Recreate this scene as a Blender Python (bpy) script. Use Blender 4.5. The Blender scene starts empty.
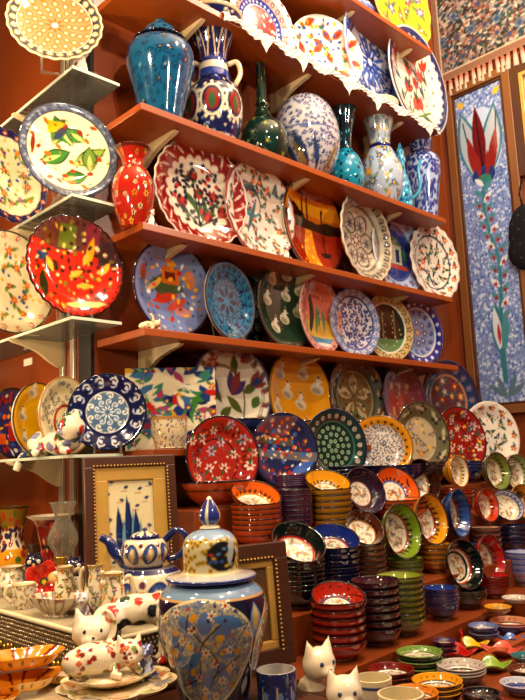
import bpy, bmesh, math, random
import numpy as np
from mathutils import Vector, Matrix
PI = math.pi
SC = bpy.context.scene
COL = SC.collection

# ------------------------------------------------------------------ camera
F = 709.0
dX = np.array([737.5, -82, -F]); dX /= np.linalg.norm(dX)
dY = np.array([-697, -140, -F]); dY -= dX * (dX @ dY); dY /= np.linalg.norm(dY)
dZ = np.cross(dX, dY)
R = np.array([dX, dY, dZ])
EYE = np.array([0, 0, 1.3])
cam = bpy.data.cameras.new('camera'); camo = bpy.data.objects.new('camera', cam); COL.objects.link(camo)
M4 = Matrix([list(R[0]) + [0], list(R[1]) + [0], list(R[2]) + [1.3], [0, 0, 0, 1]])
camo.matrix_world = M4
cam.sensor_fit = 'VERTICAL'; cam.sensor_height = 24.0; cam.lens = F / 700 * 24.0; cam.clip_start = .02
SC.camera = camo

def ray(x, y): return R @ np.array([x - 262.5, 350 - y, -F]) / F
def onY(x, y, Y): d = ray(x, y); return EYE + d * (Y / d[1])
def onX(x, y, X): d = ray(x, y); return EYE + d * (X / d[0])
def onZ(x, y, Z): d = ray(x, y); return EYE + d * ((Z - EYE[2]) / d[2])
def proj(p):
    c = R.T @ (np.array(p, float) - EYE); return 262.5 + F * c[0] / -c[2], 350 - F * c[1] / -c[2], -c[2]
def dep(p): return proj(p)[2]

# ------------------------------------------------------------------ colours and canvases
def C(h): return np.array([int(h[i:i + 2], 16) / 255 for i in (0, 2, 4)])
def lin(a):
    a = np.asarray(a, float)
    return np.where(a <= .04045, a / 12.92, ((a + .055) / 1.055) ** 2.4)
W, CR, NV, BL, LB, TQ, DT = map(C, ('ece6dc', 'e6d9b8', '10164e', '2a48ac', '8aa6dc', '1c86ac', '0c3c50'))
RD, DR, OR, YE, GR, DG, BK = map(C, ('b8221a', '6a1216', 'e0641a', 'eaae1c', '3f7a34', '12382a', '12100e'))
BR, PK, MG, GY, OL, PU, SL = map(C, ('6b3a1c', 'dc8e88', '8e2a4c', '8c8c94', '8a9228', '341634', '5a6078'))

class Cv:
    def __init__(s, base, n=150, x=(-1, 1), y=(-1, 1), m=None):
        m = m or n
        s.x, s.y = x, y
        s.X, s.Y = np.meshgrid(np.linspace(x[0], x[1], n), np.linspace(y[0], y[1], m))
        s.px = (x[1] - x[0]) / n
        s.a = np.empty((m, n, 3)); s.a[:] = base
        s.Rr = np.hypot(s.X, s.Y); s.T = np.arctan2(s.Y, s.X)
    def m(s, d, c, al=1):                      # d: signed distance, inside < 0
        k = (np.clip(.5 - d / s.px, 0, 1) * al)[..., None]
        s.a = s.a * (1 - k) + c * k; return s
    def win(s, x, y, r):                       # index window around a small motif
        h, w = s.X.shape; fx, fy = (w - 1) / (s.x[1] - s.x[0]), (h - 1) / (s.y[1] - s.y[0])
        i0, i1 = int((x - r - s.x[0]) * fx) - 1, int((x + r - s.x[0]) * fx) + 3
        j0, j1 = int((y - r - s.y[0]) * fy) - 1, int((y + r - s.y[0]) * fy) + 3
        i0, j0 = max(i0, 0), max(j0, 0); i1, j1 = min(max(i1, i0), w), min(max(j1, j0), h)
        return (slice(j0, j1), slice(i0, i1))
    def mw(s, w, d, c):
        k = np.clip(.5 - d / s.px, 0, 1)[..., None]; s.a[w] = s.a[w] * (1 - k) + c * k; return s
    def disc(s, x, y, r, c): w = s.win(x, y, r); return s.mw(w, np.hypot(s.X[w] - x, s.Y[w] - y) - r, c)
    def circ(s, x, y, r, w, c): q = s.win(x, y, r + w); return s.mw(q, abs(np.hypot(s.X[q] - x, s.Y[q] - y) - r) - w, c)
    def ring(s, r0, r1, c): return s.m(abs(s.Rr - (r0 + r1) / 2) - (r1 - r0) / 2, c)
    def loc(s, w, x, y, a):
        ca, sa = math.cos(a), math.sin(a); dx, dy = s.X[w] - x, s.Y[w] - y
        return dx * ca + dy * sa, -dx * sa + dy * ca
    def ell(s, x, y, rx, ry, a, c):
        w = s.win(x, y, max(rx, ry)); p, q = s.loc(w, x, y, a); return s.mw(w, (np.hypot(p / rx, q / ry) - 1) * min(rx, ry), c)
    def leaf(s, x, y, l, w, a, c):             # pointed leaf from (x,y) along a
        n = s.win(x + l / 2 * math.cos(a), y + l / 2 * math.sin(a), l / 2 + w); p, q = s.loc(n, x, y, a); t = np.clip(p / l, 0, 1)
        return s.mw(n, np.maximum(abs(q) - w * np.sin(PI * t), np.maximum(-p, p - l)), c)
    def box(s, x0, y0, x1, y1, c):
        return s.m(np.maximum(abs(s.X - (x0 + x1) / 2) - abs(x1 - x0) / 2, abs(s.Y - (y0 + y1) / 2) - abs(y1 - y0) / 2), c)
    def line(s, pts, w, c):
        P = np.array([(q[0], q[1]) for q in pts]); lo, hi = P.min(0), P.max(0)
        n = s.win((lo[0] + hi[0]) / 2, (lo[1] + hi[1]) / 2, max(hi - lo) / 2 + w); X, Y = s.X[n], s.Y[n]; d = np.full(X.shape, 9.)
        for (x0, y0), (x1, y1) in zip(P, P[1:]):
            dx, dy = x1 - x0, y1 - y0; L = dx * dx + dy * dy + 1e-9
            t = np.clip(((X - x0) * dx + (Y - y0) * dy) / L, 0, 1)
            d = np.minimum(d, np.hypot(X - x0 - t * dx, Y - y0 - t * dy))
        return s.mw(n, d - w, c)
    def poly(s, pts, c):
        ins = np.zeros(s.X.shape, bool)
        for (x0, y0), (x1, y1) in zip(pts, pts[1:] + pts[:1]):
            if y0 != y1: ins ^= ((s.Y < y0) != (s.Y < y1)) & (s.X < x0 + (s.Y - y0) * (x1 - x0) / (y1 - y0))
        s.a[ins] = c; return s
    def flower(s, x, y, r, n, c, c2, ph=0):
        w = s.win(x, y, r); dx, dy = s.X[w] - x, s.Y[w] - y; rr = np.hypot(dx, dy); th = np.arctan2(dy, dx)
        s.mw(w, rr - r * (.72 + .28 * np.cos(n * th + ph)), c); return s.disc(x, y, r * .34, c2)
    def tulip(s, x, y, sz, a, c, c2=None):
        for k in (-.45, .45, 0): s.leaf(x, y, sz * (1 if k else 1.1), sz * .2, a + k, c if k else (c if c2 is None else c2))
        return s
    def arc(s, n, rr, fn):                     # fn(x, y, angle)
        for k in range(n):
            t = 2 * PI * k / n; fn(rr * math.cos(t), rr * math.sin(t), t)
        return s
    def dots(s, n, rr, r, c): return s.arc(n, rr, lambda x, y, t: s.disc(x, y, r, c))
    def pets(s, n, r0, l, w, c, tw=0): return s.arc(n, r0, lambda x, y, t: s.leaf(x, y, l, w, t + tw, c))
    def teeth(s, n, r0, r1, c):                # scalloped inner edge of a rim
        return s.m(np.maximum((r0 + (r1 - r0) * abs(np.sin(n * s.T / 2))) - s.Rr, s.Rr - 1.2), c)
    def scal(s, n, r0, r1, c):                 # scalloped centre field
        return s.m(s.Rr - (r0 + (r1 - r0) * abs(np.sin(n * s.T / 2))), c)
    def spiral(s, x, y, r, c, w=.02, turns=1.5, a0=0, sg=1):
        return s.line([(x + r * k / 16 * math.cos(a0 + sg * turns * 2 * PI * k / 16), y + r * k / 16 * math.sin(a0 + sg * turns * 2 * PI * k / 16)) for k in range(17)], w, c)
    def scat(s, seed, n, fn, rmax=.95, sep=.1, reg=None):
        rn = random.Random(seed); pts = []
        for _ in range(n * 12):
            if len(pts) >= n: break
            x, y = (rn.uniform(*s.x), rn.uniform(*s.y))
            if reg is None and s.x == (-1, 1) and math.hypot(x, y) > rmax: continue
            if reg and not reg(x, y): continue
            if any((x - p) ** 2 + (y - q) ** 2 < sep * sep for p, q in pts): continue
            pts.append((x, y)); fn(x, y, rn)
        return s
    def get(s, u, v, wrap=False):
        h, w = s.a.shape[:2]
        fx = (np.asarray(u) - s.x[0]) / (s.x[1] - s.x[0]) * (w - 1); fy = (np.asarray(v) - s.y[0]) / (s.y[1] - s.y[0]) * (h - 1)
        fx = np.clip(fx, 0, w - 1.001); fy = np.clip(fy, 0, h - 1.001)
        i, j = fx.astype(int), fy.astype(int); a, b = (fx - i)[..., None], (fy - j)[..., None]
        A = s.a
        return (A[j, i] * (1 - a) + A[j, i + 1] * a) * (1 - b) + (A[j + 1, i] * (1 - a) + A[j + 1, i + 1] * a) * b

def pick(rn, *c): return rn.choice(c)
def florals(cv, seed, n, cols, r=(.08, .15), leafc=GR, sep=.2, rmax=.92, ctr=YE, reg=None, lw=.05):
    n, sep, r, lw = int(n * 1.7), sep * .76, (r[0] * .74, r[1] * .74), lw * .75
    def f(x, y, rn):
        a = rn.uniform(0, 6.3); s_ = rn.uniform(*r)
        for k in (0, 2.4): cv.leaf(x, y, s_ * 2.1, lw, a + k, leafc)
        cv.flower(x, y, s_, rn.choice((5, 6, 8)), rn.choice(cols), ctr, a)
    return cv.scat(seed, n, f, rmax, sep, reg)
def tulips(cv, seed, n, cols, sz=(.2, .3), stem=GR, sep=.25, rmax=.8, reg=None):
    def f(x, y, rn):
        a = PI / 2 + rn.uniform(-.7, .7); s_ = rn.uniform(*sz)
        cv.line([(x, y), (x - math.cos(a) * s_, y - math.sin(a) * s_)], .015, stem)
        cv.leaf(x - math.cos(a) * s_, y - math.sin(a) * s_, s_ * .9, .04, a + .5, stem)
        cv.tulip(x, y, s_, a, rn.choice(cols))
    return cv.scat(seed, n, f, rmax, sep, reg)
def specks(cv, seed, n, cols, r=(.02, .05), sep=.06, rmax=.95, reg=None):
    n, sep, r = int(n * 1.6), sep * .78, (r[0] * .85, r[1] * .85)
    return cv.scat(seed, n, lambda x, y, rn: cv.ell(x, y, rn.uniform(*r) * 1.5, rn.uniform(*r), rn.uniform(0, 3), rn.choice(cols)), rmax, sep, reg)
def scrolls(cv, seed, n, c, r=(.1, .18), w=.02, sep=.22, rmax=.9, reg=None):
    n, sep, r, w = int(n * 1.35), sep * .85, (r[0] * .85, r[1] * .85), w * .8
    return cv.scat(seed, n, lambda x, y, rn: cv.spiral(x, y, rn.uniform(*r), c, w, rn.uniform(.8, 1.5), rn.uniform(0, 6), rn.choice((1, -1))), rmax, sep, reg)

# ------------------------------------------------------------------ materials
MATS = {}
def nmat(name, base=None, attr=False, rough=.5, metal=0., coat=0., noise=0., scale=30., bump=0., stretch=None, col2=None, spec=.5):
    if name in MATS: return MATS[name]
    m = bpy.data.materials.new(name); m.use_nodes = True; nt = m.node_tree; N = nt.nodes; L = nt.links
    b = N['Principled BSDF']; b.inputs['Roughness'].default_value = rough; b.inputs['Metallic'].default_value = metal
    b.inputs['Coat Weight'].default_value = coat; b.inputs['Coat Roughness'].default_value = .04; b.inputs['Specular IOR Level'].default_value = spec
    if attr:
        src = N.new('ShaderNodeVertexColor'); src.layer_name = 'Col'; out = src.outputs['Color']
    else:
        src = N.new('ShaderNodeRGB'); src.outputs[0].default_value = (*lin(base), 1); out = src.outputs[0]
    tc = N.new('ShaderNodeTexCoord'); mp = N.new('ShaderNodeMapping'); L.new(tc.outputs['Object'], mp.inputs['Vector'])
    if stretch: mp.inputs['Scale'].default_value = stretch
    nz = N.new('ShaderNodeTexNoise'); nz.inputs['Scale'].default_value = scale; nz.inputs['Detail'].default_value = 4
    L.new(mp.outputs['Vector'], nz.inputs['Vector'])
    mx = N.new('ShaderNodeMix'); mx.data_type = 'RGBA'; mx.blend_type = 'MIX' if col2 is not None else 'MULTIPLY'
    if col2 is not None:
        L.new(nz.outputs['Fac'], mx.inputs[0]); L.new(out, mx.inputs[6]); mx.inputs[7].default_value = (*lin(col2), 1)
    else:
        mx.inputs[0].default_value = noise; L.new(out, mx.inputs[6]); L.new(nz.outputs['Color'], mx.inputs[7])
    L.new(mx.outputs[2], b.inputs['Base Color'])
    if bump:
        bp = N.new('ShaderNodeBump'); bp.inputs['Strength'].default_value = bump; bp.inputs['Distance'].default_value = .002
        L.new(nz.outputs['Fac'], bp.inputs['Height']); L.new(bp.outputs['Normal'], b.inputs['Normal'])
    MATS[name] = m; return m
GLAZE = nmat('painted_glaze', attr=True, rough=.09, coat=.9, noise=.15, scale=60, bump=.05)
MATTE = nmat('painted_fabric', attr=True, rough=.9, noise=.3, scale=200, bump=.3, spec=.2)
WOODW = nmat('red_brown_wall_wood', C('85390f'), rough=.38, scale=5, stretch=(3, 3, .25), col2=C('6c2c0c'), bump=.04)
WOODS = nmat('orange_brown_shelf_wood', C('98450f'), rough=.35, scale=4, stretch=(.5, 6, 6), col2=C('7e360c'), bump=.04)
WOODD = nmat('dark_walnut_wood', C('4a2614'), rough=.35, scale=6, stretch=(2, 2, .4), col2=C('371a0c'), bump=.05)
WOODM = nmat('mid_brown_frame_wood', C('7a4a24'), rough=.35, scale=6, stretch=(2, 2, .4), col2=C('633818'), bump=.05)
BRACK = nmat('beige_bracket_paint', C('c8b088'), rough=.45, noise=.15, scale=20)
METAL = nmat('brushed_upright_metal', C('b0a898'), rough=.35, metal=.6, noise=.1, scale=50)
BLACK = nmat('black_trim_paint', C('15100c'), rough=.4, noise=.2, scale=20)
GOLD = nmat('gilt_frame_paint', C('c89a48'), rough=.35, metal=.2, noise=.3, scale=40, bump=.1)
BRASS = nmat('warm_brass', C('c89a40'), rough=.25, metal=.9, noise=.1, scale=40)
BEADM = nmat('bronze_beads', C('b09a78'), rough=.2, metal=.7, noise=.3, scale=80)
PLAST = nmat('milky_plastic', C('dcd4c8'), rough=.2, noise=.1, scale=40)
PAPER = nmat('white_paper', C('e6dcc8'), rough=.8, noise=.08, scale=40)
FLOORM = nmat('dark_floor_boards', C('5a3018'), rough=.4, scale=4, stretch=(.4, 5, 1), col2=C('43220f'))
CEILM = nmat('ceiling_plaster', C('b8a890'), rough=.8, noise=.1, scale=10)
FELT = nmat('dark_red_cloth', C('7a2014'), rough=.85, noise=.3, scale=120, bump=.2)
def glassmat(name, tint, ior=1.45, dust=0.):
    m = bpy.data.materials.new(name); m.use_nodes = True; nt = m.node_tree; N = nt.nodes; L = nt.links
    N.remove(N['Principled BSDF']); o = N['Material Output']
    t = N.new('ShaderNodeBsdfTransparent'); nz = N.new('ShaderNodeTexNoise'); nz.inputs['Scale'].default_value = 20
    cr = N.new('ShaderNodeMix'); cr.data_type = 'RGBA'; L.new(nz.outputs['Fac'], cr.inputs[0])
    cr.inputs[6].default_value = (*lin(tint), 1); cr.inputs[7].default_value = (*lin(tint * .97), 1); L.new(cr.outputs[2], t.inputs['Color'])
    g = N.new('ShaderNodeBsdfGlossy'); g.inputs['Roughness'].default_value = .03
    f = N.new('ShaderNodeFresnel'); f.inputs['IOR'].default_value = ior
    mx = N.new('ShaderNodeMixShader'); L.new(f.outputs[0], mx.inputs[0]); L.new(t.outputs[0], mx.inputs[1]); L.new(g.outputs[0], mx.inputs[2])
    df = N.new('ShaderNodeBsdfTranslucent'); df.inputs['Color'].default_value = (.8, .78, .68, 1); d2 = N.new('ShaderNodeBsdfDiffuse'); d2.inputs['Color'].default_value = (.8, .78, .68, 1)
    a1 = N.new('ShaderNodeMixShader'); a1.inputs[0].default_value = .4; L.new(df.outputs[0], a1.inputs[1]); L.new(d2.outputs[0], a1.inputs[2])
    a2 = N.new('ShaderNodeMixShader'); a2.inputs[0].default_value = dust; L.new(mx.outputs[0], a2.inputs[1]); L.new(a1.outputs[0], a2.inputs[2])
    L.new(a2.outputs[0], o.inputs['Surface']); return m
GLASS = glassmat('clear_shelf_glass', C('f8fbf5'), 1.3, .035); EDGE = nmat('green_glass_edge', C('c4ccb8'), rough=.15, noise=.2, scale=40)
CHIM = glassmat('lamp_chimney_glass', C('fcf8f0'), 1.22, .10); CLEAR = glassmat('clear_acrylic', C('faf8f4'), 1.35, .12)

# ------------------------------------------------------------------ mesh helpers
def mesh_np(name, V, Fc, cols=None, smooth=True):
    me = bpy.data.meshes.new(name); V = np.asarray(V, np.float32); Fc = np.asarray(Fc, np.int32)
    me.vertices.add(len(V)); me.vertices.foreach_set('co', V.ravel())
    k = Fc.shape[1]; me.loops.add(Fc.size); me.loops.foreach_set('vertex_index', Fc.ravel())
    me.polygons.add(len(Fc)); me.polygons.foreach_set('loop_start', np.arange(0, Fc.size, k, dtype=np.int32))
    me.polygons.foreach_set('loop_total', np.full(len(Fc), k, np.int32))
    me.polygons.foreach_set('use_smooth', np.full(len(Fc), smooth))
    me.update(calc_edges=True); paint(me, cols); return me
def paint(me, cols):
    if cols is None: return
    n = len(me.vertices); c = np.ones((n, 4), np.float32); c[:, :3] = lin(np.broadcast_to(cols, (n, 3))) ** 1.15
    at = me.color_attributes.new('Col', 'FLOAT_COLOR', 'POINT'); at.data.foreach_set('color', c.ravel())
def grid_faces(nr, ns, wrap=True):
    i, j = np.meshgrid(np.arange(nr - 1), np.arange(ns if wrap else ns - 1), indexing='ij'); j2 = (j + 1) % ns
    return np.stack([i * ns + j, i * ns + j2, (i + 1) * ns + j2, (i + 1) * ns + j], -1).reshape(-1, 4)
def lathe(name, prof, ns=64, cols=None, rmod=None):
    """prof: (r, z) list from the bottom outside round; cols(theta, i, r, z) gives colours"""
    p = np.array([q[:2] for q in prof], float); th = np.arange(ns) * 2 * PI / ns
    Rr = p[:, 0:1] * np.ones((1, ns)); Z = p[:, 1:2] * np.ones((1, ns)); T = th[None] * np.ones_like(Rr)
    I = np.arange(len(p))[:, None] * np.ones((1, ns))
    if rmod: Rr = rmod(Rr, T, Z, I)
    V = np.stack([Rr * np.cos(T), Rr * np.sin(T), Z], -1).reshape(-1, 3)
    c = cols(T, I, Rr, Z).reshape(-1, 3) if callable(cols) else cols
    return mesh_np(name, V, grid_faces(len(p), ns), c)
def dense(pts, n):
    """Catmull-Rom through profile points"""
    P = np.array(pts, float); P = np.vstack([2 * P[0] - P[1], P, 2 * P[-1] - P[-2]]); out = []
    for i in range(1, len(P) - 2):
        for t in np.linspace(0, 1, n, endpoint=False):
            a, b, c, d = P[i - 1], P[i], P[i + 1], P[i + 2]
            out.append(.5 * (2 * b + (c - a) * t + (2 * a - 5 * b + 4 * c - d) * t * t + (3 * b - a - 3 * c + d) * t ** 3))
    out.append(P[-2]); o = np.array(out); o[:, 0] = np.maximum(o[:, 0], .0004); return o
class MB:
    """collects boxes, tubes and blobs into one mesh"""
    def __init__(s): s.bm = bmesh.new()
    def box(s, x0, x1, y0, y1, z0, z1, bev=0., rot=None):
        r = bmesh.ops.create_cube(s.bm, size=1); v = r['verts']
        for q in v: q.co = Vector(((x0 + x1) / 2 + q.co.x * (x1 - x0), (y0 + y1) / 2 + q.co.y * (y1 - y0), (z0 + z1) / 2 + q.co.z * (z1 - z0)))
        if rot is not None: bmesh.ops.transform(s.bm, matrix=rot, verts=v)
        if bev:
            es = list({e for q in v for e in q.link_edges}); bmesh.ops.bevel(s.bm, geom=es, offset=bev, segments=2, affect='EDGES', profile=.5)
        return s
    def ell(s, c, r, rot=(0, 0, 0), seg=20):
        m = Matrix.Translation(c) @ Matrix.Rotation(rot[2], 4, 'Z') @ Matrix.Rotation(rot[1], 4, 'Y') @ Matrix.Rotation(rot[0], 4, 'X') @ Matrix.Diagonal((*(r if hasattr(r, '__len__') else (r, r, r)), 1))
        bmesh.ops.create_uvsphere(s.bm, u_segments=seg, v_segments=seg // 2 + 2, radius=1, matrix=m); return s
    def cone(s, c, d, r, h, seg=12, r2=0.0):
        q = Vector(d).to_track_quat('Z', 'Y').to_matrix().to_4x4()
        bmesh.ops.create_cone(s.bm, cap_ends=True, segments=seg, radius1=r, radius2=r2, depth=h, matrix=Matrix.Translation(Vector(c) + Vector(d).normalized() * h / 2) @ q); return s
    def tube(s, pts, rad, seg=12):
        pts = [Vector(p) for p in pts]; n = len(pts); rings = []
        up = Vector((.12, .31, .94))
        for i, p in enumerate(pts):
            t = (pts[min(i + 1, n - 1)] - pts[max(i - 1, 0)]).normalized(); a = t.cross(up).normalized(); b = t.cross(a)
            r = rad[i] if hasattr(rad, '__len__') else rad
            rings.append([s.bm.verts.new(p + (a * math.cos(2 * PI * k / seg) + b * math.sin(2 * PI * k / seg)) * r) for k in range(seg)])
        for A, B in zip(rings, rings[1:]):
            for k in range(seg): s.bm.faces.new((A[k], A[(k + 1) % seg], B[(k + 1) % seg], B[k]))
        s.bm.faces.new(rings[0][::-1]); s.bm.faces.new(rings[-1]); return s
    def prism(s, pts, z0, z1, m=None):
        a = [s.bm.verts.new((x, y, z0)) for x, y in pts]; b = [s.bm.verts.new((x, y, z1)) for x, y in pts]; n = len(pts)
        fs = [s.bm.faces.new(a[::-1]), s.bm.faces.new(b)] + [s.bm.faces.new((a[i], a[(i + 1) % n], b[(i + 1) % n], b[i])) for i in range(n)]
        if m is not None: bmesh.ops.transform(s.bm, matrix=m, verts=a + b)
        return s
    def mesh(s, name, col=None, smooth=False):
        bmesh.ops.recalc_face_normals(s.bm, faces=s.bm.faces[:])
        me = bpy.data.meshes.new(name); s.bm.to_mesh(me); s.bm.free()
        for p in me.polygons: p.use_smooth = smooth
        if callable(col):
            v = np.array([q.co for q in me.vertices]); paint(me, col(v))
        else: paint(me, col)
        return me
    def build(s, name, mat, parent=None, col=None, smooth=False): return obj(name, s.mesh(name, col, smooth), mat, parent)
def curve(pts, n=8):
    P = np.array(pts, float); P = np.vstack([2 * P[0] - P[1], P, 2 * P[-1] - P[-2]]); out = []
    for i in range(1, len(P) - 2):
        for t in np.linspace(0, 1, n, endpoint=False):
            a, b, c, d = P[i - 1:i + 3]
            out.append(.5 * (2 * b + (c - a) * t + (2 * a - 5 * b + 4 * c - d) * t * t + (3 * b - a - 3 * c + d) * t ** 3))
    return out + [P[-2]]
def remeshed(mb, name, vox, colf=None, smooth=2):
    me = mb.mesh('tmp'); o = bpy.data.objects.new('tmp', me); COL.objects.link(o)
    r = o.modifiers.new('r', 'REMESH'); r.mode = 'VOXEL'; r.voxel_size = vox
    sm = o.modifiers.new('s', 'SMOOTH'); sm.iterations = smooth; sm.factor = .6
    dg = bpy.context.evaluated_depsgraph_get(); me2 = bpy.data.meshes.new_from_object(o.evaluated_get(dg)); me2.name = name
    bpy.data.objects.remove(o); bpy.data.meshes.remove(me)
    for p in me2.polygons: p.use_smooth = True
    v = np.empty(len(me2.vertices) * 3, np.float32); me2.vertices.foreach_get('co', v); v = v.reshape(-1, 3)
    paint(me2, colf(v) if callable(colf) else colf); return me2

def obj(name, me, mat, parent=None, loc=None, mw=None):
    o = bpy.data.objects.new(name, me); COL.objects.link(o)
    if mat is not None and not me.materials: me.materials.append(mat)
    if parent is not None: o.parent = parent
    if loc is not None: o.location = loc
    if mw is not None: o.matrix_world = mw
    return o
def tag(o, label, cat, group=None, kind=None):
    o['label'] = label; o['category'] = cat
    if group: o['group'] = group
    if kind: o['kind'] = kind
    return o
def empty(name, loc, label, cat, group=None, rz=0):
    o = bpy.data.objects.new(name, None); COL.objects.link(o); o.location = loc; o.rotation_euler = (0, 0, rz); o.empty_display_size = .05
    return tag(o, label, cat, group)
def struct(o): o['kind'] = 'structure'; return o

# ------------------------------------------------------------------ room shell and lights
YF, YW = 1.588, 1.838
XL, XR = 1.10, 3.20
struct(MB().box(-2.5, 4.0, -2.5, 4.0, -.1, 0).build('floor', FLOORM))
struct(MB().box(-2.5, 4.0, -2.5, 4.0, 4.3, 4.4).build('ceiling', CEILM))
struct(MB().box(XL, XR, YW, YW + .08, 0, 4.3).build('wall_back', WOODW))
struct(MB().box(XL, XL + .08, YW + .08, 4.0, 0, 4.3).build('wall_left', WOODW))
struct(MB().box(XR, XR + .08, -2.5, YW + .08, 0, 4.3).build('wall_right', WOODW))
struct(MB().box(XL - .012, XL, YW + .002, YW + .075, 0, 4.3).build('trim_1', BLACK))

struct(MB().box(-2.5, XL, 3.92, 4.0, 0, 4.3).build('wall_far', WOODW))

def lamp(name, loc, power, col, rad=.04, spot=None, aim=None):
    l = bpy.data.lights.new(name, 'SPOT' if spot else 'POINT'); l.energy = power; l.color = col; l.shadow_soft_size = rad
    o = bpy.data.objects.new(name, l); COL.objects.link(o); o.location = loc
    if spot:
        l.spot_size = spot; l.spot_blend = .6
        o.rotation_euler = (Vector(aim) - Vector(loc)).to_track_quat('-Z', 'Y').to_euler()
    return o
WARM = (1, .74, .44); WARM2 = (1, .84, .64)
lamp('halogen_lamp', (.50, 1.42, 2.62), 40, WARM, .04)
lamp('halogen_lamp', (.36, 1.25, 2.05), 22, WARM, .035)
lamp('halogen_lamp', (.22, .70, 1.80), 26, WARM, .035)
lamp('halogen_lamp', (.60, 2.15, 2.36), 16, WARM, .035)
lamp('halogen_lamp', (.58, 2.10, 1.62), 12, WARM, .035)
lamp('halogen_lamp', (.50, 1.75, 1.27), 7, WARM, .035)
for i, (x, y, z, p) in enumerate([(1.0, .35, 3.3, 74), (1.75, .55, 3.6, 108), (2.45, .75, 3.8, 90), (.9, -.5, 2.6, 50), (2.2, .1, 2.7, 42)]):
    lamp('ceiling_spot', (x, y, z), p, WARM2, .03)
wd = bpy.data.worlds.new('world'); SC.world = wd; wd.use_nodes = True
wd.node_tree.nodes['Background'].inputs[0].default_value = (1, .78, .58, 1); wd.node_tree.nodes['Background'].inputs[1].default_value = .11
SC.view_settings.view_transform = 'Standard'; SC.view_settings.look = 'None'; SC.view_settings.gamma = 1; SC.view_settings.use_curve_mapping = False
SC.view_settings.exposure = 0.0
SC.cycles.use_denoising = True; SC.cycles.max_bounces = 8; SC.cycles.transparent_max_bounces = 24; SC.cycles.caustics_reflective = False; SC.cycles.caustics_refractive = False
SC.cycles.sample_clamp_indirect = 4

# wooden shelves with their brackets
def bracket_mesh():
    m = MB(); pts = curve([(0, 0), (.195, 0), (.20, -.010), (.16, -.018), (.10, -.035), (.05, -.062), (.012, -.078), (0, -.078)], 5)
    m.prism([(p[0], p[1]) for p in pts], -.008, .008, Matrix.Rotation(PI / 2, 4, 'X') ); return m.mesh('bracket')
BRM = bracket_mesh(); BRM.materials.append(BRACK)
SHZ = {'top': 3.163, 'high': 2.766, 'vase': 2.340, 'middle': 1.979, 'low': 1.677}
SHL = {'top': ('topmost brown wooden shelf with the yellow flower plate', [2.2, 2.62]),
       'high': ('brown wooden shelf with white lace edging over the tall vases', [1.38, 1.9, 2.5]),
       'vase': ('brown wooden shelf carrying the blue urns and vases', [1.26, 1.86, 2.44]),
       'middle': ('brown wooden shelf below the vases, with the red vase at its left end', [1.28, 1.86, 2.44]),
       'low': ('lowest brown wooden shelf, carrying the blue story plate', [1.26, 1.86, 2.44])}
for k, z in SHZ.items():
    s = MB().box(XL + .005, 2.735, YF, YW - .001, z - .022, z, .002).build('wooden_shelf', WOODS); tag(s, SHL[k][0], 'shelf', 'wooden wall shelves')
    for x in SHL[k][1]:
        b = obj('bracket', BRM, BRACK, s); b.matrix_world = Matrix.Translation((x, YW - .002, z - .0225)) @ Matrix.Rotation(-PI / 2, 4, 'Z')

# glass shelves on the left wall
GZ = [2.426, 2.047, 1.704, 1.338]
GL = ['clear glass shelf nearest the top left corner, under the flower-circle plate', 'clear glass shelf under the plate with green leaves',
      'clear glass shelf under the red scalloped plate', 'glass shelf carrying the navy plate and the reclining cat']
for z, lb in zip(GZ, GL):
    g = empty('glass_shelf', (0, 0, 0), lb, 'shelf', 'glass shelves')
    MB().box(.935, XL - .013, 1.675, 2.75, z - .008, z, .001).build('glass_pane', GLASS, g)
    e = MB(); e.box(.932, .935, 1.672, 2.75, z - .008, z); e.box(.935, XL - .013, 1.672, 1.675, z - .008, z); e.build('polished_edge', EDGE, g)
    for y in (2.02, 2.62):
        b = obj('bracket', BRM, BRACK, g); b.matrix_world = Matrix.Translation((XL - .013, y, z - .0085)) @ Matrix.Rotation(PI, 4, 'Z') @ Matrix.Diagonal((.8, 1, 1, 1))
for y in (1.955, 2.02, 2.62):
    o = MB().box(XL - .012, XL - .001, y - .012, y + .012, .98, 4.0, .002).build('shelf_upright', METAL)
    tag(o, {1.955: 'pale metal upright beside the black wall edge, behind the glass shelves', 2.02: 'pale metal upright second from the black wall edge, holding the glass shelf brackets',
            2.62: 'pale metal upright at the far left behind the glass shelves'}[y], 'shelf upright', 'metal uprights')
q = onX(28, 362, XL - .002)
tag(MB().box(XL - .003, XL - .0005, q[1] - .03, q[1] + .03, q[2] - .012, q[2] + .012).build('paper_sticker', PAPER), 'small white paper sticker on the wood below the third glass shelf', 'sticker')
#PART2
# ------------------------------------------------------------------ plate, vase and bowl builders
ES = lambda t: np.clip(t, 0, 1) ** 2 * (3 - 2 * np.clip(t, 0, 1))
def plate_mesh(D, cv, dp=.14, scal=None, back=W, edge=None, flat=.5, ns=150, nf=44):
    Rr = D / 2; t = np.concatenate([np.linspace(.002, 1, nf), np.linspace(.985, .05, 7)])
    yf = -dp * Rr * ES((t - flat) / (.98 - flat)); front = np.arange(len(t)) < nf
    y = np.where(front, yf, yf + .007); th = np.arange(ns) * 2 * PI / ns
    k = np.ones((len(t), ns))
    if scal: k = 1 + scal[1] * (np.cos(scal[0] * th)[None] - 1) * ES((t[:, None] - .7) / .3)
    X = t[:, None] * k * np.cos(th) * Rr; Z = t[:, None] * k * np.sin(th) * Rr; Y = y[:, None] * np.ones(ns)
    u = t[:, None] * np.cos(th); v = t[:, None] * np.sin(th)
    c = cv.get(u, v); c[~front] = back
    if edge is not None: c[(t > .975) & front] = edge; c[nf:nf + 1] = edge
    V = np.stack([X, Y, Z + Rr], -1).reshape(-1, 3)
    return mesh_np('plate', V, grid_faces(len(t), ns), c.reshape(-1, 3))
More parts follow.
